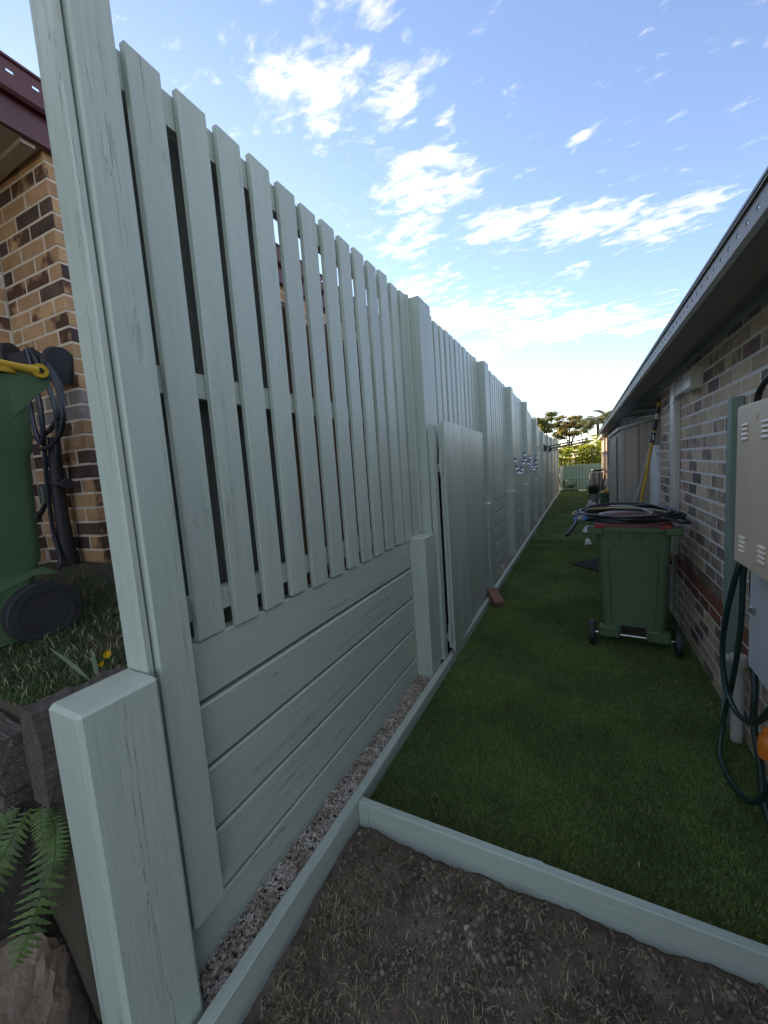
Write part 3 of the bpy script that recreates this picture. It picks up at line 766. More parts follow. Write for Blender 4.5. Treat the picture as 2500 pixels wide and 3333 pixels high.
# bricks of the end wall run away from the corner, so measure from the far end
LEN = .587
lay(ew, lambda t: (HX+ux*(LEN-t), HY+uy*(LEN-t)), Z0L+3*.0865-.0865*0, 27, [(0, LEN, .105)], pickL, 'y', None, 300, UA)
lw = MB().box(HX-.25, HX-.0035, 1.29, 17.4, .9, 3.45).build('long_wall', mortar_l, lh)
lay(lw, lambda t: (HX, t), Z0L+3*.0865, 27, [(1.283, 17.3, .0)], pickL, 'X', lambda b: b[0], 120)
IX = HX+ux*LEN
pw = MB().box(IX-.25, IX-.0035, -2.0, HY-.032, .9, 3.42).build('porch_wall', mortar_l, lh)
lay(pw, lambda t: (IX, t), Z0L+3*.0865, 27, [(.2, HY-.034, .05)], pickL, 'X', lambda b: -b[0], 110)
MB().box(IX-3, HX+.02, -2.0, 1.6, 3.415, 3.43).build('soffit', soffit_m, lh)
MB().box(IX, HX+.01, HY-.10, HY-.036, 3.385, 3.4145).build('cornice', soffit_m, lh)
MB().box(HX+.021, HX+.045, -2.2, 17.6, 3.405, 3.60).build('fascia', maroon, lh)
m = MB(); gx = -2.50
m.box(gx-.004, gx, -2.2, 17.6, 3.565, 3.64); m.box(gx-.004, gx, -2.2, 17.6, 3.654, 3.70)
y = -2.2
while y < 6: m.box(gx-.004, gx, y, y+.075, 3.64, 3.654); y += .105
m.box(gx-.004, gx, y, 17.6, 3.64, 3.654)
m.prism([(gx, 3.565), (gx-.012, 3.55), (HX+.046, 3.55), (HX+.046, 3.555), (gx-.014, 3.555), (gx-.004, 3.567)], 'y', -2.2, 17.6)
m.box(gx-.01, gx+.01, -2.2, 17.6, 3.7, 3.712)
m.build('gutter', maroon, lh)
m = MB(); m.add([(-2.56, -2.2, 3.652), (-2.56, 17.6, 3.652), (-7.5, 17.6, 5.45), (-7.5, -2.2, 5.45), (-12.4, 17.6, 3.65), (-12.4, -2.2, 3.65)],
                [(0, 1, 2, 3), (3, 2, 4, 5)]).build('roof', maroon, lh)
MB().box(-12.2, HX-.26, 1.7, 17.3, .9, 3.6).build('rear_wall', mortar_l, lh)

# ------------------------------------------------------------------ services on the right-hand wall
bt = MB().box(.690, .743, 2.66, 2.725, -.02, 1.80, .003).build('timber_batten', green_batten)
tag(bt, 'upright green painted timber batten fixed to the brick wall beside the meter box', 'batten')

dt = thing('wall_duct', (.70, 3.95, .6), 'pale plastic pipe duct with elbow running up the brick wall', 'duct')
def ductprof(w, d, c=.012): return [(-w/2, -d/2+c), (-w/2+c, -d/2), (w/2-c, -d/2), (w/2, -d/2+c), (w/2, d/2), (-w/2, d/2)]
m = MB(); X0, X1 = .697, .743; Y0, Y1 = 4.15, 4.32
m.prism([(X1, Y0), (X1, Y1), (X0+.012, Y1), (X0, Y1-.014), (X0, Y0+.014), (X0+.012, Y0)], 'z', .63, 1.945)
m.build('trunk', duct_m, dt)
m = MB(); m.prism([(X1, Y0-.004), (X1, Y1+.004), (X0+.008, Y1+.004), (X0-.004, Y1-.010), (X0-.004, Y0+.010), (X0+.008, Y0-.004)], 'z', 1.9455, 1.965)
m.build('joint_collar', duct_m, dt)
m = MB(); pr = [(X0, 0), (X0, .07), (X0+.014, .085), (X1, .085), (X1, -.0)]
# elbow: swept from vertical into the sloping top run
m.prism([(Y1, 1.966), (Y0, 1.966), (Y0-.02, 1.99), (Y0-.02, 2.105), (Y0+.08, 2.11), (Y1-.03, 2.09), (Y1, 2.05)], 'x', X0, X1)
m.build('elbow', duct_m, dt)
m = MB(); m.prism([(1.998, X0+.004), (2.092, X0+.004), (2.100, X0+.014), (2.100, X1), (1.990, X1), (1.990, X0+.012)], 'y', 0, 1)
V = [(p[2], 3.70+p[1]*.4295, p[0]) for p in m.v]; mm = MB(); mm.add(V, m.f); mm.build('top_run', duct_m, dt)
m = MB(); V = []
for y, g in ((3.475, 0.0), (3.71, 0.0), (3.76, .012)):
    V += [(X0-.02+g, y, 1.985+g*.6), (X0-.008+g, y, 1.965+g*.6), (X1, y, 1.965+g*.6), (X1, y, 2.115-g*.6), (X0-.004+g, y, 2.115-g*.6), (X0-.02+g, y, 2.095-g*.6)]
F = [tuple(range(6))[::-1], tuple(range(12, 18))]+[(a+i, a+(i+1) % 6, a+6+(i+1) % 6, a+6+i) for a in (0, 6) for i in range(6)]
m.add(V, F); m.box(.7405, .7446, 3.455, 3.475, 1.945, 2.135, .001); m.build('wall_cap', duct_m, dt)

pv = thing('drain_pipe', (.70, 4.25, 0), 'dim grey pipes dropping below the wall duct behind the bin', 'pipe')
m = MB(); m.tube([(.685, 4.24, .625), (.685, 4.24, .20), (.685, 4.27, .13), (.66, 4.36, .12)], .022, 10); m.build('pipe', duct_m, pv, True)
m = MB(); m.tube([(.712, 4.17, .625), (.712, 4.17, .10)], .013, 8); m.build('pipe', pole_g, pv, True)
m = MB(); m.tube([(.70, 4.22, .55), (.66, 4.30, .47), (.62, 4.37, .40), (.66, 4.40, .28)], .016, 8); m.build('cable', hose_k, pv, True)

# meter box
MX = .545
mb = thing('meter_box', (MX, 1.5, 1.08), 'beige steel meter box with louvred vents on the brick wall', 'meter box')
MB().box(MX+.004, .744, .95, 2.032, 1.086, 1.70, .004).build('case', beige_m, mb)
MB().box(MX-.001, MX+.003, .965, 2.022, 1.090, 1.692, .001).build('door', beige_m, mb)
for y in (1.905, 1.72, 1.2):
    for z0 in (1.568, 1.140):
        for k in range(4):
            z = z0+k*.0172
            m = MB(); m.prism([(MX-.0012, z+.011), (MX-.0075, z+.002), (MX-.0012, z)], 'y', y, y+.058); m.build('louvre', beige_m, mb)
tcu = bpy.data.curves.new('embossed_number', 'FONT'); tcu.body = '57'; tcu.size = .034; tcu.extrude = .0008
to = bpy.data.objects.new('embossed_number', tcu); COL.objects.link(to)
bpy.context.view_layer.update()
me = bpy.data.meshes.new_from_object(to.evaluated_get(bpy.context.evaluated_depsgraph_get())); bpy.data.objects.remove(to)
me.materials.append(beige_m); to = link('embossed_number', me, mb)
to.rotation_euler = (R(90), 0, R(-90)); to.location = (MX-.0015-mb.location.x, 1.845-mb.location.y, 1.635-mb.location.z)
lo = thing('lower_box', (.62, 1.6, .6), 'pale grey blue cabinet with a small steel catch below the meter box', 'cabinet')
MB().box(.622, .744, 1.0, 2.112, .606, 1.05, .004).build('case', greybox_m, lo)
m = MB(); m.box(.610, .6215, 2.045, 2.072, .855, .885, .003); m.box(.604, .6095, 2.05, 2.067, .860, .88, .002); m.build('catch', steel_m, lo)

def hose(name, pts, r, m, label, cat='hose', group=None, k=7, n=8):
    o = MB().tube(arc(pts, k), r, n).build(name, m, None, True); return tag(o, label, cat, group)
hose('garden_hose', [(.66, 2.10, 1.075), (.645, 2.24, 1.04), (.62, 2.25, .996), (.60, 2.329, .72), (.60, 2.362, .522), (.60, 2.291, .392), (.60, 2.164, .357), (.60, 2.023, .396), (.59, 1.888, .479), (.58, 1.74, .62)], .0118, hose_g,
     'dark green hose looping highest below the meter box', group='hoses hanging under the meter box')
hose('garden_hose', [(.67, 2.10, 1.072), (.66, 2.22, 1.04), (.64, 2.245, .999), (.64, 2.266, .747), (.635, 2.293, .558), (.63, 2.338, .376), (.62, 2.367, .25), (.60, 2.35, .122), (.58, 2.286, .038), (.58, 2.129, .030), (.60, 1.987, .06), (.62, 1.90, .16), (.64, 1.8, .4)], .0112, hose_g,
     'dark green hose whose loop drops down onto the turf', group='hoses hanging under the meter box')
hose('garden_hose', [(.68, 2.08, 1.06), (.68, 2.20, 1.02), (.685, 2.291, .964), (.69, 2.287, .743), (.69, 2.273, .547), (.68, 2.217, .45), (.67, 2.185, .293), (.67, 2.10, .16), (.66, 2.02, .06), (.65, 1.9, .03)], .0135, hose_g,
     'thick dark hose hanging close against the bricks behind the others', group='hoses hanging under the meter box')
hose('hung_hose', [(.58+.05, 1.86+.26*math.cos(a), 1.715+.10*math.sin(a)-.0) for a in [i*.35 for i in range(10)]], .012, hose_k, 'black hose coil lying on top of the meter box')
white_dirty = mat('old_pvc', (.48, .46, .42), (.36, .34, .30), 14, .55, 0)
pp = thing('pvc_pipe', (.705, 2.5, 0), 'stubby white drain pipe with cap at the foot of the brick wall', 'pipe')
m = MB(); m.tube([(.705, 2.52, -.02), (.705, 2.52, .42)], .027, 14); m.build('pipe', white_dirty, pp, True)
m = MB(); m.lathe([(.038, .42), (.038, .465), (.034, .47)], (.705, 2.52, 0), 'z', 14); m.tube([(.665, 2.52, .445), (.648, 2.52, .445)], .022, 12); m.build('cap', white_dirty, pp, True)
m = MB(); m.lathe([(.022, -.05), (.027, -.045), (.030, 0), (.027, .04), (.018, .05), (.017, .075), (.010, .076)], (.645, 1.965, .335), 'z', 16)
tag(m.build('hose_connector', orange_m, None, True), 'orange plastic hose fitting at the right edge among the hoses', 'hose fitting')

# ------------------------------------------------------------------ wheelie bin with hoses on its lid
def loft(m, secs):
    """secs: list of rings (lists of points, equal length)"""
    n = len(secs[0]); V = [p for s in secs for p in s]
    F = [(i*n+j, i*n+(j+1) % n, (i+1)*n+(j+1) % n, (i+1)*n+j) for i in range(len(secs)-1) for j in range(n)]
    F += [tuple(range(n))[::-1], tuple(range((len(secs)-1)*n, len(secs)*n))]
    return m.add(V, F)
def rrect(x0, x1, y0, y1, z, r=.04, k=4):
    P = []
    for (cx, cy, a) in ((x1-r, y1-r, 0), (x0+r, y1-r, 90), (x0+r, y0+r, 180), (x1-r, y0+r, 270)):
        for i in range(k+1):
            t = R(a+90*i/k); P.append((cx+r*math.cos(t), cy+r*math.sin(t), z))
    return P
def wheel(m_parent, x, y, z, r, w, side, local=True):
    prof = [(r*.80, -w/2), (r*.97, -w/2), (r, -w/2+.006), (r, w/2-.006), (r*.97, w/2), (r*.80, w/2)]
    t = MB().lathe(prof, (x, y, z), 'x', 28).build('wheel', rubber, m_parent, True, local)
    s = 1 if side > 0 else -1
    m = MB(); m.lathe([(r*.80, s*w*.36), (r*.785, s*w*.56), (r*.70, s*w*.54), (r*.66, s*w*.34), (r*.30, s*w*.34), (r*.12, s*w*.42), (r*.02, s*w*.44)], (x, y, z), 'x', 24)
    m.build('hub', hub_m, t, True, local)
    return t
bn = thing('wheelie_bin', (.337, 3.50, 0), 'green wheelie bin with a faded red lid standing beside the brick wall', 'bin', rz=R(-4))
m = MB(); H_ = .955
secs = []
for z, w, y0, y1 in ((.075, .405, .035, .46), (.10, .425, .015, .50), (.17, .433, .022, .515), (.19, .437, .024, .52), (.80, .487, .012, .60), (.90, .494, .010, .61), (H_, .497, .008, .62)):
    secs.append(rrect(-w/2, w/2, y0, y1, z, .045))
loft(m, secs); m.build('body', bin_g, bn, True, True)
# raised panel outline on the back, ribs, dark slab for the foot recess
def yb(z): return .0225-.0146*(z-.19)/.71
pth = [(-.150, .20), (-.158, .55), (-.163, .76), (-.150, .812), (-.105, .83), (.105, .83), (.150, .812), (.163, .76), (.158, .55), (.150, .20)]
m = MB(); m.tube([(x, yb(z)-.001, z) for x, z in [(-.148, .19)]+[tuple(p) for p in arc([(a, 0, b) for a, b in pth], 4) and [(q.x, q.z) for q in arc([(a, 0, b) for a, b in pth], 4)]]], .0065, 6); m.build('panel_ridge', bin_g, bn, True, True)
for x in (-.085, .055):
    m = MB(); m.prism([(.004, .93), (-.020, .93), (.004, .865)], 'x', x-.003, x+.003); m.build('rib', bin_g, bn, local=True)
m = MB(); loft(m, [rrect(-.262, .262, -.022, .645, z, .03) for z in (H_-.005, H_+.012)]+[rrect(-.258, .258, -.020, .64, H_+.018, .03)]); m.build('rim', bin_g, bn, True, True)
m = MB(); m.box(-.312, -.20, -.028, .045, .925, .985, .006); m.box(.20, .312, -.028, .045, .925, .985, .006); m.tube([(-.20, -.005, .972), (.20, -.005, .972)], .0135, 12); m.build('handle', bin_g, bn, True, True)
for x in (-.225, .205):
    m = MB(); m.tube([(x-.036, -.008, .985), (x+.036, -.008, .985)], .022, 14); m.build('lid_hinge', red_m, bn, True, True)
m = MB(); loft(m, [rrect(-.258, .258, -.012, .665, .975, .04), rrect(-.262, .262, -.014, .67, .985, .04), rrect(-.25, .25, .0, .655, 1.012, .05), rrect(-.20, .20, .05, .60, 1.032, .06)]); m.build('lid', lid_m, bn, True, True)
m = MB(); m.box(-.083, .083, .0125, .030, .095, .175, .004); m.build('foot_recess_shade', soil_dark, bn, local=True)  # flat dark slab imitates a shaded hollow; the body has no recess
for x in (-.165, .165):
    m = MB(); m.box(x-.078, x+.078, -.014, .05, .07, .165, .012); m.build('axle_housing', bin_g, bn, True, True)
m = MB(); m.tube([(-.30, .005, .100), (.30, .005, .100)], .0085, 10); m.build('axle', steel_m, bn, True, True)
for s in (-1, 1): wheel(bn, s*.288, .005, .098, .100, .042, s)

def coil(cx, cy, z0, loops, rx, ry, seed, zt=.0, tilt=0.0, rz=0.0):
    r_ = random.Random(seed); P = []
    N_ = 26
    for l in range(loops):
        ax, ay = rx*r_.uniform(.88, 1.08), ry*r_.uniform(.86, 1.06); ox, oy = r_.uniform(-.03, .03), r_.uniform(-.03, .03)
        z1 = z0+zt*l; z2 = z0+zt*(l+1); ph = r_.uniform(-.15, .15)
        for i in range(N_):
            a = 2*math.pi*i/N_; t = i/N_
            x = ox+ax*math.cos(a+ph)*(1+.05*math.sin(3*a+seed)); y = oy+ay*math.sin(a+ph)
            P.append((cx+x*math.cos(rz)-y*math.sin(rz), cy+x*math.sin(rz)+y*math.cos(rz), z1+(z2-z1)*t+tilt*y+.006*math.sin(2*a+seed*2)))
    return arc(P, 2)
co = tag(MB().tube(coil(.28, 3.68, 1.046, 6, .345, .335, 3, .008, .05), .0118, 8).build('coiled_hose', hose_k, None, True), 'black garden hose coiled on the red bin lid', 'hose', 'hoses coiled on the bin lid')
tag(MB().tube(coil(.27, 3.66, 1.048, 3, .315, .29, 5, .012, .03), .0058, 8).build('coiled_hose', hose_y, None, True), 'thin yellowish hose coiled with the black one on the bin', 'hose', 'hoses coiled on the bin lid')
tag(MB().tube(coil(.24, 3.70, 1.062, 2, .27, .25, 9, .012, .06), .0052, 8).build('coiled_hose', hose_w, None, True), 'pale hose forming the inner loops of the coil on the bin', 'hose', 'hoses coiled on the bin lid')
tag(MB().tube(arc([(.40, 3.45, 1.075), (.52, 3.42, 1.06), (.62, 3.36, 1.04), (.672, 3.40, 1.03), (.66, 3.55, 1.04), (.56, 3.72, 1.06), (.40, 3.86, 1.07), (.2, 3.92, 1.075)], 6), .0112, 8).build('coiled_hose', hose_k, None, True), 'black hose loop sticking out from the bin towards the brick wall', 'hose', 'hoses coiled on the bin lid')
noz = thing('spray_nozzle', (.0, 3.36, 1.07), 'pale hose nozzle with a blue ring at the left end of the coil', 'hose nozzle')
d_ = Vector((.6, -.75, .3)).normalized(); p_ = Vector((-.03, 3.38, 1.065))
def along(m, segs): 
    P = [p_+d_*s for s, r in segs]; return m.tube(P, [r for s, r in segs], 14)
along(MB(), [(-.055, .017), (-.03, .021), (.0, .021)]).build('collar', blue_m, noz, True)
along(MB(), [(.001, .018), (.03, .019), (.062, .023)]).build('barrel', hose_w, noz, True)
along(MB(), [(.063, .020), (.067, .020), (.068, .010)]).build('tip', blue_m, noz, True)
hose('hose_end', [(-.06, 3.43, 1.06), (-.05, 3.34, 1.05), (-.075, 3.22, 1.02), (-.11, 3.10, .985)], .012, hose_k, 'loose black hose end poking out left of the bin')

# ------------------------------------------------------------------ shed, poles and heater in the recess
sh = thing('garden_shed', (.45, 6.0, 0), 'beige ribbed steel garden shed tucked under the eave', 'shed')
SX, SY, SY1, SX1 = .45, 6.0, 8.45, 1.75
def ribbed(m, a, b, z0, zt, fix, axis, pitch=.19, rib=.035, d=.012):
    """sheet with trapezoid ribs; axis = direction along wall; zt function of t"""
    P = []; t = a
    while t < b-1e-6:
        e = min(t+pitch, b)
        for u, q in ((0, 0), (max(e-t-rib-.03, .01), 0), (max(e-t-rib-.012, .012), d), (max(e-t-.018, .015), d)): P.append((t+u, q))
        t = e
    P.append((b, 0))
    V = []
    for (t, q) in P:
        for z in (z0, zt(t)): V.append((t, fix-q, z) if axis == 'x' else (fix-q, t, z))
    F = [(2*i, 2*i+2, 2*i+3, 2*i+1) for i in range(len(P)-1)]
    return m.add(V, F)
zs = lambda x: 1.855+.105*(x-SX)/.42 if x < SX+.9 else 2.08
m = MB(); ribbed(m, SX+.04, SX1, -.02, zs, SY, 'x', .165); m.build('front_panel', shed_m, sh)
m = MB(); ribbed(m, SY+.04, SY1, -.02, lambda t: 1.855, SX, 'y', .41, .05, .010); m.build('side_panel', shed_m, sh)
m = MB(); m.box(SX-.012, SX+.04, SY-.012, SY+.04, -.02, 1.856, .003); m.build('corner_trim', shed_m, sh)
m = MB(); m.box(SX-.022, SX-.013, SY+.55, SY+1.5, .02, 1.80, .002); m.build('door', shed_m, sh)
m = MB()
m.add([(SX-.03, SY-.025, 1.852), (SX1, SY-.025, 2.175), (SX1, SY-.025, 2.205), (SX-.03, SY-.025, 1.892), (SX-.03, SY1, 1.852), (SX1, SY1, 2.175), (SX1, SY1, 2.205), (SX-.03, SY1, 1.892)],
      [(0, 1, 2, 3), (4, 7, 6, 5), (0, 3, 7, 4), (1, 5, 6, 2), (3, 2, 6, 7), (0, 4, 5, 1)]).build('roof', shedtrim_m, sh)
for i, (y, z) in enumerate(((6.02, 1.1),)):
    MB().tube([(SX+.13, SY-.004, z), (SX+.13, SY-.010, z)], .006, 8).build('screw', rubber, sh)
wb_ = thing('wire_rack', (.6, 6.5, 1.95), 'curved wire rack lying on the shed roof', 'wire rack')
for i in range(11):
    x = .40+.034*i; zb0 = 1.905+.25*(x-.45)*.99
    MB().tube([(x, 6.25, zb0), (x+.01, 6.40, zb0+.09), (x+.02, 6.60, zb0+.115), (x+.03, 6.80, zb0+.08), (x+.03, 6.95, zb0)], .0035, 5).build('wire', rubber, wb_)
for y, dz in ((6.25, .0), (6.5, .11), (6.75, .09), (6.95, 0.0)):
    MB().tube([(.39, y, 1.895+dz), (.76, y, 1.98+dz)], .0045, 5).build('rail', rubber, wb_)

py_ = thing('striped_pole', (.40, 5.0, 0), 'yellow pole with black grips leaning against the brick corner', 'pole')
a_, b_ = Vector((.398, 5.0, 0)), Vector((.722, 5.02, 2.05))
def seg(t0, t1, r, mm, nm): MB().tube([a_.lerp(b_, t0), a_.lerp(b_, t1)], r, 12).build(nm, mm, py_, True)
seg(0, .80, .0165, pole_y, 'shaft'); seg(.8005, .850, .0195, rubber, 'grip'); seg(.8505, .862, .0175, pole_y, 'band'); seg(.8625, .918, .0185, rubber, 'grip')
seg(.9185, .945, .0165, pole_w, 'band'); seg(.9455, .977, .0180, rubber, 'grip'); seg(.9775, 1.0, .0190, pole_y, 'cap')
c_ = a_.lerp(b_, .828); MB().box(c_.x-.006, c_.x+.006, c_.y-.030, c_.y-.020, c_.z-.03, c_.z+.025, .002).build('clip', white_m, py_)
MB().tube([(.742, 5.03, 1.93), (.712, 4.985, 1.915), (.705, 4.97, 1.895), (.70, 4.975, 1.875)], .006, 8).build('hook', steel_m, py_, True)
tag(MB().tube([(.275, 4.95, 0), (.690, 5.06, 1.78)], .0125, 12).build('grey_pole', pole_g, None, True), 'plain grey pole leaning behind the yellow one', 'pole')
ht = thing('water_heater', (.93, 5.6, 0), 'tall white water heater half hidden behind the brick corner', 'water heater')
m = MB(); loft(m, [rrect(.735, 1.16, 5.42, 5.80, z, .05) for z in (-.02, 1.585)]); m.build('casing', white_m, ht, True)
m = MB(); loft(m, [rrect(.731, 1.164, 5.416, 5.804, 1.586, .05), rrect(.731, 1.164, 5.416, 5.804, 1.606, .05), rrect(.74, 1.155, 5.425, 5.795, 1.617, .05)]); m.build('lid', white_m, ht, True)
tcu = bpy.data.curves.new('lettering', 'FONT'); tcu.body = 'hotflo'; tcu.size = .052; tcu.extrude = .0005
to = bpy.data.objects.new('lettering', tcu); COL.objects.link(to); bpy.context.view_layer.update()
me = bpy.data.meshes.new_from_object(to.evaluated_get(bpy.context.evaluated_depsgraph_get())); bpy.data.objects.remove(to)
me.materials.append(pole_g); to = link('lettering', me, ht); to.rotation_euler = (R(90), 0, 0); to.location = (.733+.02-.93, 5.4185-5.6, 1.50)

# ------------------------------------------------------------------ things further down the lane
m = MB(); c_, s_ = math.cos(R(-38)), math.sin(R(-38))
P4 = [(-.16, 6.10), (.20, 5.78), (.62, 6.20), (.22, 6.62)]
m.prism(P4, 'z', .012, .021); tag(m.build('door_mat', mat_m), 'black mat lying on the turf behind the bin', 'mat')
def crumple(name, cx, cy, rx, ry, hz, m_, label, cat, seed, z0=.015):
    k, n = 9, 22; V = []
    for i in range(k+1):
        r = i/k
        for j in range(n):
            a = 2*math.pi*j/n; rr = r*(1+.28*math.sin(3*a+seed)+.16*math.sin(7*a+2*seed))
            x, y = rx*rr*math.cos(a), ry*rr*math.sin(a)
            h = hz*(1-r*r)*(1+.5*math.sin(19*x+seed)*math.cos(23*y+seed*2))+.012*math.sin(41*x+31*y)*(1-r)
            V.append((cx+x, cy+y, z0+max(h, 0)+(.006 if i < k else 0)))
    F = [(i*n+j, i*n+(j+1) % n, (i+1)*n+(j+1) % n, (i+1)*n+j) for i in range(k) for j in range(n)]
    o = MB().add(V, F).build(name, m_, None, True); return tag(o, label, cat)
crumple('cloth_heap', .20, 12.9, .17, .30, .17, cloth_m, 'heap of pale grey cloths on the turf before the potted plant', 'cloth', 2)
for i, (x, y, a) in enumerate(((.015, 12.55, .4), (.05, 12.35, -.5))):
    g = thing('work_glove', (x, y, .02), ('pale work glove with fingers spread beside the cloth heap', 'pale work glove lying nearest the camera by the cloth heap')[i], 'glove', 'gloves by the cloth heap', rz=a)
    m = MB(); m.box(-.05, .06, -.045, .045, 0, .028, .010); m.build('palm', white_m, g, True, True)
    for f in range(4): MB().tube([(-.045, -.034+.023*f, .014), (-.09, -.04+.027*f, .022), (-.125+.01*abs(f-1.5), -.045+.03*f, .012)], .010, 7).build('finger', white_m, g, True, True)
crumple('paper_scrap', .07, 8.85, .075, .16, .09, white_m, 'crumpled white scrap on the turf left of the bin', 'paper', 5)
crumple('white_rag', .055, 7.6, .05, .06, .15, white_m, 'white rag standing just behind the bin handle', 'cloth', 8)

def pot(name, x, y, r, h, m_, label, plant, cat='potted plant'):
    t = thing(name, (x, y, 0), label, cat)
    m = MB(); m.lathe([(r*.72, .0), (r*.78, .01), (r*.95, h*.88), (r*1.06, h*.885), (r*1.06, h), (r*.95, h), (r*.9, h*.9), (r*.05, h*.88)], (x, y, 0), 'z', 20); m.build('pot', m_, t, True)
    plant(t, x, y, h); return t
def grassy(t, x, y, h):
    n = 900; a = rng.uniform(0, 6.28, n); r = rng.uniform(0, .13, n)
    V, F = blades(np.stack([x+r*np.cos(a), y+r*np.sin(a), np.full(n, h*.9)], 1), rng.uniform(.2, .40, n), rng.uniform(.006, .012, n), .85, .8)
    V = V-np.array(wloc(t)); o = fast('foliage', V, F, leaf_dk, t); return o
pot('potted_plant', .31, 14.6, .17, .30, grey_tank, 'grassy green plant in a grey pot beside the shed', grassy)
bk = thing('garden_tub', (.53, 12.0, 0), 'dark green tub filled with yellow gear against the shed end', 'tub')
m = MB(); m.lathe([(.09, 0), (.10, .02), (.125, .50), (.145, .505), (.145, .54), (.13, .545)], (.53, 12.0, 0), 'z', 18); m.build('tub', bin_g, bk, True)
V, F = stones(np.array([[.49, 11.98, .56], [.56, 11.95, .57], [.53, 12.03, .58], [.45, 11.93, .56]]), np.array([.07, .065, .07, .05]), .5)
fast('yellow_gear', V-np.array(wloc(bk)), F, yellow_m, bk)
fu = thing('folded_trolley', (.47, 12.9, 0), 'folded dark trolley with pale handle between the pot and the tub', 'trolley')
m = MB(); m.tube([(.42, 12.8, .02), (.50, 13.0, .62), (.58, 13.1, .95)], .022, 8); m.tube([(.50, 12.7, .02), (.56, 12.9, .7)], .016, 8); m.build('frame', dark_cloth, fu, True)
m = MB(); m.tube([(.36, 12.7, .02), (.46, 12.75, .42)], .014, 8); m.build('strut', white_m, fu, True)
m = MB(); m.box(.57, .66, 13.0, 13.12, .62, .86, .01); m.build('bag', white_m, fu)
un = thing('outdoor_unit', (.44, 16.6, 0), 'grey cabinet with a hose hung on its front near the back fence', 'cabinet')
m = MB(); m.box(.275, .66, 16.5, 16.9, .0, .93, .015); m.build('case', grey_tank, un)
m = MB(); m.box(.22, .27, 16.55, 16.9, .0, .86, .01); m.build('side_panel', shedtrim_m, un)
m = MB(); m.box(.40, .52, 16.488, 16.4995, .72, .91, .004); m.build('hatch', shedtrim_m, un)
hose('hung_hose', [(.385, 16.47, .92), (.375, 16.46, .62), (.40, 16.46, .48), (.47, 16.46, .42), (.53, 16.46, .5), (.55, 16.46, .65), (.545, 16.47, .92)], .014, hose_k, 'black hose loop hanging on the front of the grey cabinet')
tag(MB().tube(coil(.47, 16.7, .955, 5, .17, .15, 4, .014), .011, 7).build('coiled_hose', hose_k, None, True), 'dark hose heaped on top of the grey cabinet', 'hose')

# back fence
bf = thing('back_fence', (-.1, 20.55, 0), 'low sage green paling fence closing the far end of the lane', 'fence')
ng = 13; x0_, x1_ = -.95, .80; st = (x1_-x0_)/ng
for i in range(ng):
    MB().box(x0_+i*st+.010, x0_+(i+1)*st-.012, 20.56, 20.58, .02, 1.14, .002).build('paling', paint_back, bf)
MB().box(x0_-.02, x1_+.02, 20.584, 20.60, 0, 1.13).build('shade_backing', olive_dark, bf)  # dark sheet puts shade into the gaps between palings
MB().box(x0_-.03, x1_+.03, 20.50, 20.62, 1.142, 1.172, .004).build('capping', paint_back, bf)
MB().box(x0_, x1_, 20.535, 20.559, 1.05, 1.13, .003).build('rail', paint_back, bf)
MB().box(x0_+.08, x1_-.02, 20.535, 20.559, .53, .60, .003).build('rail', paint_back, bf)
for x in (x0_-.02, x0_+.06, x1_-.04): MB().box(x, x+.07, 20.49, 20.534, 0, 1.14, .003).build('post', paint_post, bf)
def leaf_cloud(C, rad, n, size, asp=.45):
    """random leaf quads inside ellipsoids; C (k,3), rad (k,3)"""
    k = len(C); i = rng.integers(0, k, n); d = rng.normal(0, 1, (n, 3)); d /= np.linalg.norm(d, axis=1)[:, None]
    p = C[i]+d*rad[i]*(np.abs(rng.normal(0, .62, n)))[:, None]
    a = rng.normal(0, 1, (n, 3)); a /= np.linalg.norm(a, axis=1)[:, None]; b = np.cross(a, rng.normal(0, 1, (n, 3))); b /= np.linalg.norm(b, axis=1)[:, None]
    s = size*rng.uniform(.6, 1.4, n)[:, None]
    V = np.stack([p-a*s, p+b*s*asp, p+a*s, p-b*s*asp], 1).reshape(-1, 3); F = np.arange(4*n).reshape(n, 4)
    return V, F
def small_plant(name, x, y, n, h, r, m_, label):
    t = thing(name, (x, y, 0), label, 'plant')
    m = MB(); 
    for j in range(4): m.tube([(x, y, 0), (x+.3*r*math.cos(j*1.7), y+.3*r*math.sin(j*1.7), h*.5), (x+.5*r*math.cos(j*1.7), y+.5*r*math.sin(j*1.7), h*.85)], .005, 5)
    m.build('stem', bark_m, t)
    V, F = leaf_cloud(np.array([[x, y, h*.6], [x+.2*r, y, h*.75], [x-.3*r, y, h*.55]]), np.array([[r, r, h*.35]]*3), n, .035); fast('foliage', V-np.array(wloc(t)), F, m_, t)
small_plant('garden_plant', -.78, 20.1, 70, .62, .10, leaf_dk, 'thin dark sapling at the left end of the back fence')
small_plant('garden_plant', -.50, 20.1, 420, .34, .24, leaf_dk, 'low bushy green plant in front of the back fence')
tag(MB().box(-.92, -.20, 19.85, 19.95, -.02, .045, .01).build('edging_stone', soil_dark), 'dark garden edging before the back fence plants', 'edging')
tag(MB().box(-.18, .12, 19.88, 19.96, -.01, .03, .008).build('edging_stone', white_m), 'pale edging strip on the turf before the back fence', 'edging')

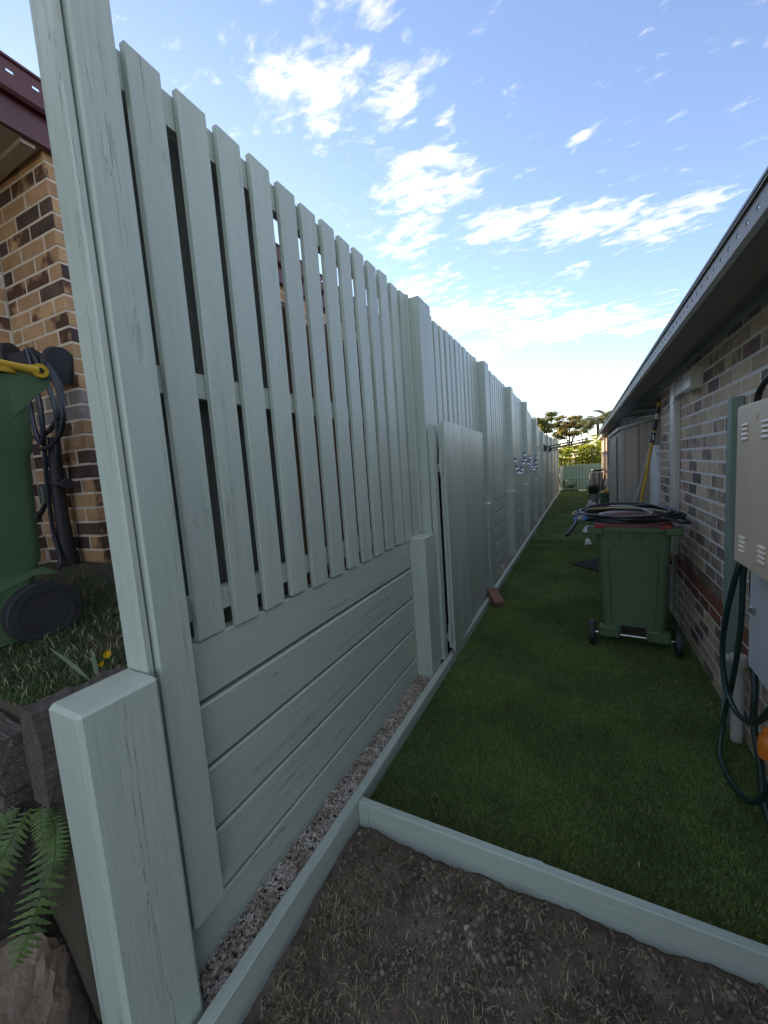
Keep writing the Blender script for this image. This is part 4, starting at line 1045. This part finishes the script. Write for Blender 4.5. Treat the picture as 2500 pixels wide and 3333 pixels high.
# clothesline folded out from the fence
cl_ = thing('clothesline', (-1.0, 13.6, 1.8), 'dark folding clothesline frame raised from the fence posts', 'clothesline')
for (y, e) in ((12.42, .137), (14.36, .10)):
    m = MB(); m.prism([(-1.004, 1.99), (-1.004, 1.745), (-.93, 1.83), (-.90, 1.90), (-.93, 1.925)], 'y', y-.02, y+.02); m.build('bracket', rubber, cl_)
    m = MB(); m.tube([(-.93, y, 1.905), (e, y, 2.03)], .016, 8); m.tube([(-.95, y, 1.80), (e, y, 1.945)], .013, 8); m.build('arm', rubber, cl_)
    m = MB(); m.tube([(-.25, y, 1.92), (-.42, y, 2.10)], .012, 8); m.build('strut', rubber, cl_)
for x, z in ((.135, 2.03), (-.4, 1.965), (-.9, 1.91)): MB().tube([(x, 12.42, z), (x, 14.36, z)], .012, 8).build('cross_bar', rubber, cl_)
for i in range(6):
    x = -.8+.17*i; MB().tube([(x, 12.42, 1.925+.0012*x), (x, 14.36, 1.925)], .003, 5).build('line', white_m, cl_)

# globe lights on the fence
gl_ = thing('string_lights', (-.98, 8.2, 1.5), 'string of white globe lights draped on the fence posts', 'string lights')
G = [(6.62, 1.542), (6.71, 1.42), (6.91, 1.344), (7.207, 1.324), (7.338, 1.38), (7.523, 1.489), (7.822, 1.548), (7.753, 1.64), (8.225, 1.476), (8.608, 1.588),
     (8.667, 1.507), (8.524, 1.452), (8.889, 1.40), (9.027, 1.333), (9.279, 1.325), (9.483, 1.375), (9.911, 1.386), (9.708, 1.472), (9.821, 1.585)]
MB().tube(arc([(-.985, y, z+.055) for y, z in sorted(G)], 4), .004, 5).build('cord', hose_k, gl_)
for y, z in G:
    b = MB().sphere((-.965, y, z), .033, 12, 8).build('globe', globe_m, gl_, True)
    MB().lathe([(.016, .028), (.017, .05), (.008, .06)], (-.965, y, z), 'z', 10).build('cap', rubber, b, True)

# ------------------------------------------------------------------ trees beyond the back fence
def tree(name, x, y, h, label, m_, clumps, limbs, nleaf, size, trunk_r=.12):
    t = thing(name, (x, y, -.14), label, 'tree', 'trees beyond the back fence')
    m = MB(); m.tube(arc([(x, y, -.14), (x+.05, y, h*.25), (x-.04, y, h*.45), (x+.06, y, h*.6)], 4), [trunk_r*(1-.045*i) for i in range(13)], 8)
    m.build('trunk', bark_m, t, True)
    for (dx, dy, z, r) in limbs:
        p0 = Vector((x, y, h*.40)); p1 = Vector((x+dx*.45, y+dy*.45, h*.40+(z-h*.40)*.45+.15)); p2 = Vector((x+dx, y+dy, z))
        L_ = arc([p0, p1, p2], 5); MB().tube(L_, [r*(1-.75*i/(len(L_)-1)) for i in range(len(L_))], 6).build('limb', bark_m, t, True)
    C = np.array([(x+c[0], y+c[1], c[2]) for c in clumps]); Rr = np.array([(c[3], c[3], c[4]) for c in clumps])
    V, F = leaf_cloud(C, Rr, nleaf, size); fast('crown', V-np.array(wloc(t)), F, m_, t)
    return t
def rclumps(n, sx, sy, z0, z1, r0, r1, fl):
    return [(random.uniform(-sx, sx), random.uniform(-sy, sy), random.uniform(z0, z1), random.uniform(r0, r1), random.uniform(r0, r1)*fl) for _ in range(n)]
YT = 34
def limbs_for(cl, r, k=8): return [(c[0]*.9, c[1]*.9, c[2]-.1, r) for c in cl[:k]]
c1 = rclumps(16, .9, .9, 3.7, 5.1, .3, .5, .55); tree('feathery_tree', -2.75, YT-1, 5.0, 'olive green feathery tree at the left beyond the back fence', leaf_ol, c1, limbs_for(c1, .05, 9), 8000, .075)
c2 = rclumps(22, 1.25, 1.0, 3.3, 4.85, .28, .46, .5); tree('feathery_tree', -.95, YT+1, 4.8, 'bronze tinted open crowned tree with forked dark limbs beyond the back fence', leaf_br, c2, limbs_for(c2, .05, 12), 9000, .07)
c3 = rclumps(10, .55, .6, 3.1, 4.6, .22, .36, .6); tree('feathery_tree', -1.95, YT+2, 4.7, 'thin dark tree between the olive and bronze ones', leaf_dk, c3, limbs_for(c3, .04, 7), 4000, .065, .08)
c4 = rclumps(12, .8, .6, 3.2, 4.7, .3, .45, .55); tree('feathery_tree', .15, YT+3, 4.6, 'green leafy tree just left of the palm', leaf_ol, c4, limbs_for(c4, .045, 7), 6000, .075)

def palm(x, y, h, label):
    t = thing('palm_tree', (x, y, -.14), label, 'palm', 'trees beyond the back fence')
    MB().tube([(x, y, -.14), (x+.03, y, h*.5), (x, y, h)], [.13, .11, .09], 10).build('trunk', bark_m, t, True)
    for i in range(20):
        a = i*2.399; el = random.uniform(.15, 1.15); L_ = random.uniform(1.1, 1.5)
        P = []; n_ = 10; dz = math.sin(el); q = Vector((x, y, h)); dirv = Vector((math.cos(a)*math.cos(el), math.sin(a)*math.cos(el), dz))
        for s in range(n_+1):
            P.append(q.copy()); q = q+dirv*(L_/n_); dirv = (dirv+Vector((0, 0, -.13-.03*s*.4))).normalized()
        V = []; F = []
        m = MB(); m.tube(P, [.018*(1-.8*s/n_) for s in range(n_+1)], 5)
        for s in range(1, n_*3):
            f = s/3; k = int(f); u = f-k
            if k >= n_: break
            p = P[k].lerp(P[k+1], u); tg = (P[k+1]-P[k]).normalized(); sd_ = tg.cross(Vector((0, 0, 1))); sd_ = sd_.normalized() if sd_.length > .01 else Vector((1, 0, 0))
            ll = .42*math.sin(math.pi*min(f/n_*.85+.15, 1))*random.uniform(.8, 1.1)+.05
            for sg in (-1, 1):
                tip = p+(sd_*sg*.75+tg*.55+Vector((0, 0, -.45))).normalized()*ll; mid = p.lerp(tip, .45)+Vector((0, 0, .03))
                w = tg*.016; o = len(V)
                m.add([p-w, p+w, mid+w*1.2, mid-w*1.2, tip], [(0, 1, 2, 3), (3, 2, 4)])
        m.build('frond', leaf_pa, t)
palm(.95, 30.5, 3.75, 'tall palm with drooping fronds rising above the back fence')
palm(1.75, 32, 4.05, 'second palm half hidden by the eave')
tree('bushy_tree', 1.6, 29, 3.2, 'dense dark bush under the palms', leaf_dk, rclumps(16, .9, .6, 1.2, 3.2, .3, .5, .8), [], 3200, .06)
for i, (x, y, z, r, lb) in enumerate(((-1.15, 24.5, 2.0, .55, 'lime green shrub at the left above the back fence'), (-.45, 25.2, 2.15, .6, 'lime green spreading shrub behind the middle of the back fence'),
                                      (.35, 24.6, 2.1, .6, 'bright yellow green shrub right of centre behind the back fence'), (1.0, 25.0, 2.3, .65, 'tall lime shrub beside the far house corner'),
                                      (-.1, 27.5, 2.35, .9, 'darker green shrub filling behind the lime ones'), (-1.6, 27.5, 2.5, .8, 'olive shrub at the far left beyond the fence'),
                                      (.75, 27.6, 2.7, .8, 'large leafy shrub below the palm'))):
    mm = leaf_ye if i < 4 or i == 6 else leaf_ol
    t = thing('garden_shrub', (x, y, -.14), lb, 'shrub', 'shrubs beyond the back fence')
    m = MB()
    for k in range(5): m.tube([(x, y, -.14), (x+.4*r*math.cos(k*1.3), y+.4*r*math.sin(k*1.3), z*.6), (x+.7*r*math.cos(k*1.3), y+.7*r*math.sin(k*1.3), z)], [.04, .025, .008], 6)
    m.build('stem', bark_m, t)
    cl3 = np.array([(x+random.uniform(-r, r), y+random.uniform(-r, r)*.6, random.uniform(.48, 1.0)*z+.1) for _ in range(22)])
    V, F = leaf_cloud(cl3, np.array([(.32, .32, .085)]*22), 3600, .055, .4); fast('foliage', V-np.array(wloc(t)), F, mm, t)
hb_ = thing('hedge', (0, 30, -.14), 'dark leafy hedge closing the view behind the shrubs', 'hedge')
V, F = leaf_cloud(np.array([(-3.2+.45*i, 29.5+random.uniform(-.4, .4), random.uniform(.5, 1.55)) for i in range(16)]), np.array([(.45, .5, .65)]*16), 9000, .07)
fast('foliage', V-np.array(wloc(hb_)), F, leaf_dk, hb_)

# ------------------------------------------------------------------ left foreground: yard, old timbers, rocks, fern
t1 = MB()
def rough_beam(x0, x1, y0, y1, z0, z1, ax, m_, label, n_=14):
    b = MB(); V = []; K = 10
    for i in range(n_+1):
        t = i/n_; ring = []
        for j in range(K):
            a = 2*math.pi*(j+.5)/K; u, v = math.cos(a), math.sin(a); q = max(abs(u), abs(v))
            u, v = u/q*.5, v/q*.5; k = 1+random.uniform(-.07, .03); ring.append((u*k, v*k))
        for (u, v) in ring:
            if ax == 'x': V.append((x0+(x1-x0)*t+random.uniform(-.004, .004), (y0+y1)/2+u*(y1-y0), (z0+z1)/2+v*(z1-z0)))
            else: V.append(((x0+x1)/2+u*(x1-x0), y0+(y1-y0)*t+random.uniform(-.004, .004), (z0+z1)/2+v*(z1-z0)))
    F = [(i*K+j, i*K+(j+1) % K, (i+1)*K+(j+1) % K, (i+1)*K+j) for i in range(n_) for j in range(K)]+[tuple(range(K))[::-1], tuple(range(n_*K, n_*K+K))]
    return tag(b.add(V, F).build('old_sleeper', m_), label, 'timber')
rough_beam(-1.222, -1.138, .372, .60, .80, 1.045, 'y', wood_old2, 'weathered grey timber end standing behind the big green stub post')
rough_beam(-2.3, -1.226, .318, .398, .845, .985, 'x', wood_old, 'weathered sleeper edging the raised yard at the left')
rough_beam(-2.2, -1.30, .33, .43, .60, .80, 'x', wood_old, 'dark old sleeper in shadow below the edging one')
def rock(name, c, s, label, seed):
    bm = bmesh.new(); bmesh.ops.create_icosphere(bm, subdivisions=4, radius=1.0); r_ = random.Random(seed)
    pl = [(Vector((r_.uniform(-1, 1), r_.uniform(-1, 1), r_.uniform(-1, 1))).normalized(), r_.uniform(.55, .85)) for _ in range(11)]
    for v in bm.verts:
        p = v.co.copy()
        for nrm, d in pl:
            k = p.dot(nrm)
            if k > d: p -= nrm*(k-d)*.9
        p *= 1+.06*math.sin(5*p.x+seed)*math.cos(6*p.y+seed*2)+.04*math.sin(13*p.z+9*p.x)+.03*math.sin(23*p.y+19*p.z+seed)*math.cos(21*p.x)+.02*math.sin(41*p.x+37*p.z)
        v.co = Vector((p.x*s[0], p.y*s[1], p.z*s[2]))
    me = bpy.data.meshes.new(name); bm.to_mesh(me); bm.free(); me.materials.append(rock_m); shade(me, 25)
    o = link(name, me); o.location = c; o.rotation_euler = (r_.uniform(-.3, .3), r_.uniform(-.3, .3), r_.uniform(0, 6)); return tag(o, label, 'rock', 'rocks in the earth bank')
rock('boulder', (-1.30, .30, .23), (.20, .13, .19), 'brown boulder at the foot of the big green stub post', 3)
rock('boulder', (-1.43, .235, .33), (.13, .09, .14), 'pale grey faced rock under the fern', 5)
rock('boulder', (-1.52, .31, .60), (.13, .10, .13), 'reddish rock in the shade at the left edge', 8)
rock('boulder', (-1.21, .395, .02), (.16, .10, .17), 'dark rock wedged behind the bottom of the stub post', 12)
rock('boulder', (-1.55, .12, .22), (.22, .16, .16), 'broad brown rock at the lower left corner', 17)

fe = thing('fern', (-1.22, .36, .78), 'bright green fern hanging from the bank beside the stub post', 'fern')
def frond(pts, L_, w0, npin=21):
    P = arc(pts, 8); n_ = len(P); m = MB(); m.tube(P, [.0028*(1-.8*i/n_) for i in range(n_)], 5)
    for i in range(npin):
        f = (i+1)/(npin+1)*(n_-1); k = min(int(f), n_-2); p = P[k].lerp(P[k+1], f-k); tg = (P[k+1]-P[k]).normalized()
        nrm = Vector((.8, -.45, .35)).normalized(); sd_ = tg.cross(nrm).normalized(); s = i/(npin-1)
        ll = w0*(math.sin(math.pi*(s*.86+.10)))**.8+.004
        for sg in (-1, 1):
            d = (sd_*sg+tg*.42+nrm*random.uniform(-.12, .12)).normalized(); wv = d.cross(nrm).normalized(); V = []; F = []; K = 7
            for q in range(K+1):
                u = q/K; c = p+d*ll*u-nrm*(.10*ll*u*u); ww = ll*.17*(1-u)**.7*(1.0 if q % 2 else .62)+.0004
                V += [c+wv*ww+tg*ww*.2, c-wv*ww]
            F = [(2*q, 2*q+1, 2*q+3, 2*q+2) for q in range(K)]
            m.add(V, F)
    return m
for pts, w in (([(-1.16, .385, .77), (-1.13, .385, .69), (-1.12, .35, .60), (-1.14, .315, .50), (-1.17, .29, .43)], .075),
               ([(-1.19, .38, .77), (-1.20, .34, .72), (-1.21, .30, .66), (-1.22, .255, .60), (-1.23, .22, .54)], .07),
               ([(-1.15, .39, .78), (-1.11, .39, .74), (-1.09, .375, .68), (-1.10, .36, .62)], .045),
               ([(-1.22, .37, .77), (-1.25, .33, .74), (-1.28, .28, .67), (-1.30, .23, .58)], .06),
               ([(-1.14, .385, .78), (-1.11, .37, .80), (-1.09, .36, .76), (-1.08, .355, .71)], .03)):
    frond([(x-.06, y-.008, z) for x, y, z in pts], 1, w*.62).build('frond', fern_m, fe)

wd = thing('yellow_flower', (-1.30, .60, 1.0), 'small yellow daisy flowers growing beside the fence end post', 'flower')
for (y, z, r) in ((.612, 1.056, .014), (.593, 1.034, .009)):
    m = MB()
    for k in range(13):
        a = k*2*math.pi/13; c = Vector((-1.30, y, z)); d = Vector((.35, math.cos(a), math.sin(a))); e = Vector((0, -math.sin(a), math.cos(a)))*.0028
        m.add([c, c+d*r*.6+e, c+d*r, c+d*r*.6-e], [(0, 1, 2, 3)])
    m.build('bloom', flower_m, wd); MB().tube([(-1.30, y, z), (-1.31, y-.006, 1.0)], .0014, 5).build('stem', blade_g, wd)
for i, (p, lb) in enumerate((([(-1.235, .535, 1.02), (-1.25, .50, 1.09), (-1.26, .464, 1.150)], 'long pale weed leaf leaning left from the timber'), ([(-1.235, .552, 1.015), (-1.25, .556, 1.06), (-1.255, .553, 1.108)], 'short upright pale weed leaf by the flowers'))):
    P = arc(p, 5); V = []; n_ = len(P)
    for j, q in enumerate(P):
        w = .0055*math.sin(math.pi*(j/(n_-1)*.9+.08))
        V += [q+Vector((.3*w, w, 0)), q-Vector((.3*w, w, 0))]
    tag(MB().add(V, [(2*j, 2*j+1, 2*j+3, 2*j+2) for j in range(n_-1)]).build('weed_leaf', weed_m), lb, 'weed')

# wheelie bin in the raised yard (mostly outside the frame)
b2 = thing('wheelie_bin', (-1.93, .63, 1.035), 'green wheelie bin with yellow lid standing on the raised yard', 'bin')
m = MB(); secs = []
for z, x, y0, y1 in ((.02, .19, -.36, .00), (.22, .20, -.38, .01), (.30, .215, -.41, .035), (.655, .232, -.46, .045), (.672, .238, -.48, .055), (.80, .240, -.50, .06), (.92, .242, -.51, .07)): secs.append(rrect(-x, x, y0, y1, z, .04))
loft(m, secs); m.build('body', bin_g, b2, True, True)
for s in (-1, 1):
    m = MB(); m.prism([(.0, .78), (.02, .80), (.115, .90), (.125, .94), (.10, .955), (.0, .95)], 'x', s*.215, s*.243); m.build('hinge_bracket', bin_g, b2, local=True)
m = MB(); loft(m, [rrect(-.255, .255, -.52, .04, .925, .04), rrect(-.255, .255, -.52, .04, .945, .04), rrect(-.22, .22, -.48, .0, .975, .05)]); m.build('lid', yellow_m, b2, True, True)
for s in (-1, 1):
    m = MB(); m.tube([(s*.246, -.05, .955), (s*.246, .04, .948), (s*.246, .085, .945)], [.012, .013, .018], 10); m.lathe([(.024, -.012), (.024, .012)], (s*.246, .09, .945), 'x', 18); m.build('lid_arm', yellow_m, b2, True, True)
    MB().lathe([(.009, -.015), (.009, .015)], (s*.246, .09, .945), 'x', 14).build('pivot', rubber, b2, True, True)
m = MB(); m.tube([(-.22, .10, .94), (.22, .10, .94)], .012, 8); m.build('handle', bin_g, b2, True, True)
for s in (-1, 1): wheel(b2, s*.225, .0, .105, .108, .05, s)
m = MB(); m.tube([(-.22, 0, .105), (.22, 0, .105)], .009, 8); m.build('axle', steel_m, b2, True, True)
for s in (-1, 1):
    MB().prism([(-.135, .06), (-.10, .20), (.0, .238), (.07, .225), (.03, .26), (-.10, .25), (-.16, .14)], 'x', s*.19, s*.205).build('wheel_arch', bin_g, b2, True, True)

# hose reel and pipe on the left-hand house
hr = thing('hose_reel', (-2.75, 1.19, 2.28), 'black wall mounted reel with hose hung over it on the orange brick house', 'hose reel')
m = MB(); m.tube([(-2.90, 1.10, 2.33), (-2.87, 1.12, 2.33)], .085, 20); m.build('flange', rubber, hr, True)
m = MB(); m.tube([(-2.87, 1.12, 2.31), (-2.60, 1.20, 2.27)], .055, 16); m.build('drum', rubber, hr, True)
m = MB(); m.tube([(-2.60, 1.20, 2.26), (-2.575, 1.21, 2.255)], .10, 22); m.build('flange', rubber, hr, True)
for lb, pts in (('black hose loop hanging from the wall reel', [(-2.785, 1.13, 2.30), (-2.90, 1.13, 2.26), (-2.99, 1.14, 2.144), (-3.033, 1.15, 2.051), (-2.987, 1.15, 1.94), (-2.859, 1.15, 1.888), (-2.719, 1.15, 1.898), (-2.599, 1.15, 1.945), (-2.512, 1.15, 2.013), (-2.501, 1.15, 2.139), (-2.581, 1.13, 2.28), (-2.681, 1.12, 2.335), (-2.76, 1.12, 2.34)]),
                ('lower black hose loop hanging widest from the wall reel', [(-2.80, 1.12, 2.33), (-2.95, 1.13, 2.24), (-3.051, 1.14, 2.124), (-3.051, 1.14, 1.997), (-2.981, 1.14, 1.875), (-2.829, 1.14, 1.819), (-2.681, 1.14, 1.82), (-2.549, 1.14, 1.874), (-2.484, 1.14, 1.971), (-2.495, 1.14, 2.10), (-2.57, 1.13, 2.27), (-2.66, 1.12, 2.34)]),
                ('narrow hose loop in the middle of the wall reel', [(-2.74, 1.11, 2.345), (-2.77, 1.12, 2.2), (-2.80, 1.13, 2.0), (-2.77, 1.13, 1.86), (-2.72, 1.13, 1.86), (-2.69, 1.13, 2.0), (-2.68, 1.12, 2.2), (-2.69, 1.11, 2.345)]),
                ('hose end hanging straight down from the wall reel', [(-2.66, 1.11, 2.345), (-2.649, 1.12, 2.31), (-2.58, 1.14, 2.099), (-2.579, 1.15, 1.956), (-2.644, 1.15, 1.736)]),
                ('hose dropping from the reel to the ground by the pipe', [(-2.70, 1.11, 2.345), (-2.70, 1.13, 2.2), (-2.753, 1.15, 1.908), (-2.80, 1.15, 1.636), (-2.82, 1.15, 1.35), (-2.767, 1.14, 1.16), (-2.74, 1.10, 1.11)])):
    hose('reel_hose', pts, .0125, hose_b, lb, group='hose loops on the wall reel')
sp = thing('standpipe', (-2.83, 1.20, 1.1), 'black standpipe with tap on the brick wall below the hose reel', 'standpipe')
m = MB(); m.tube([(-2.76, 1.20, 1.88), (-2.80, 1.20, 1.6), (-2.81, 1.20, 1.40), (-2.80, 1.20, 1.08)], [.03, .035, .036, .045], 12); m.build('pipe', rubber, sp, True)
m = MB(); m.tube([(-2.80, 1.17, 1.61), (-2.70, 1.20, 1.605)], .014, 8); m.lathe([(.03, -.012), (.034, 0), (.03, .012)], (-2.69, 1.20, 1.605), 'x', 14); m.build('tap', rubber, sp, True)
m = MB(); m.tube([(-2.87, 1.16, 1.60), (-2.875, 1.16, 1.50)], .028, 12); m.build('fitting', olive_dark, sp, True)
hose('feed_hose', [(-2.88, 1.16, 1.50), (-2.906, 1.15, 1.46), (-2.97, 1.12, 1.38), (-3.041, 1.10, 1.32), (-3.12, 1.06, 1.26)], .014, hose_k, 'short black hose running left from the tap')
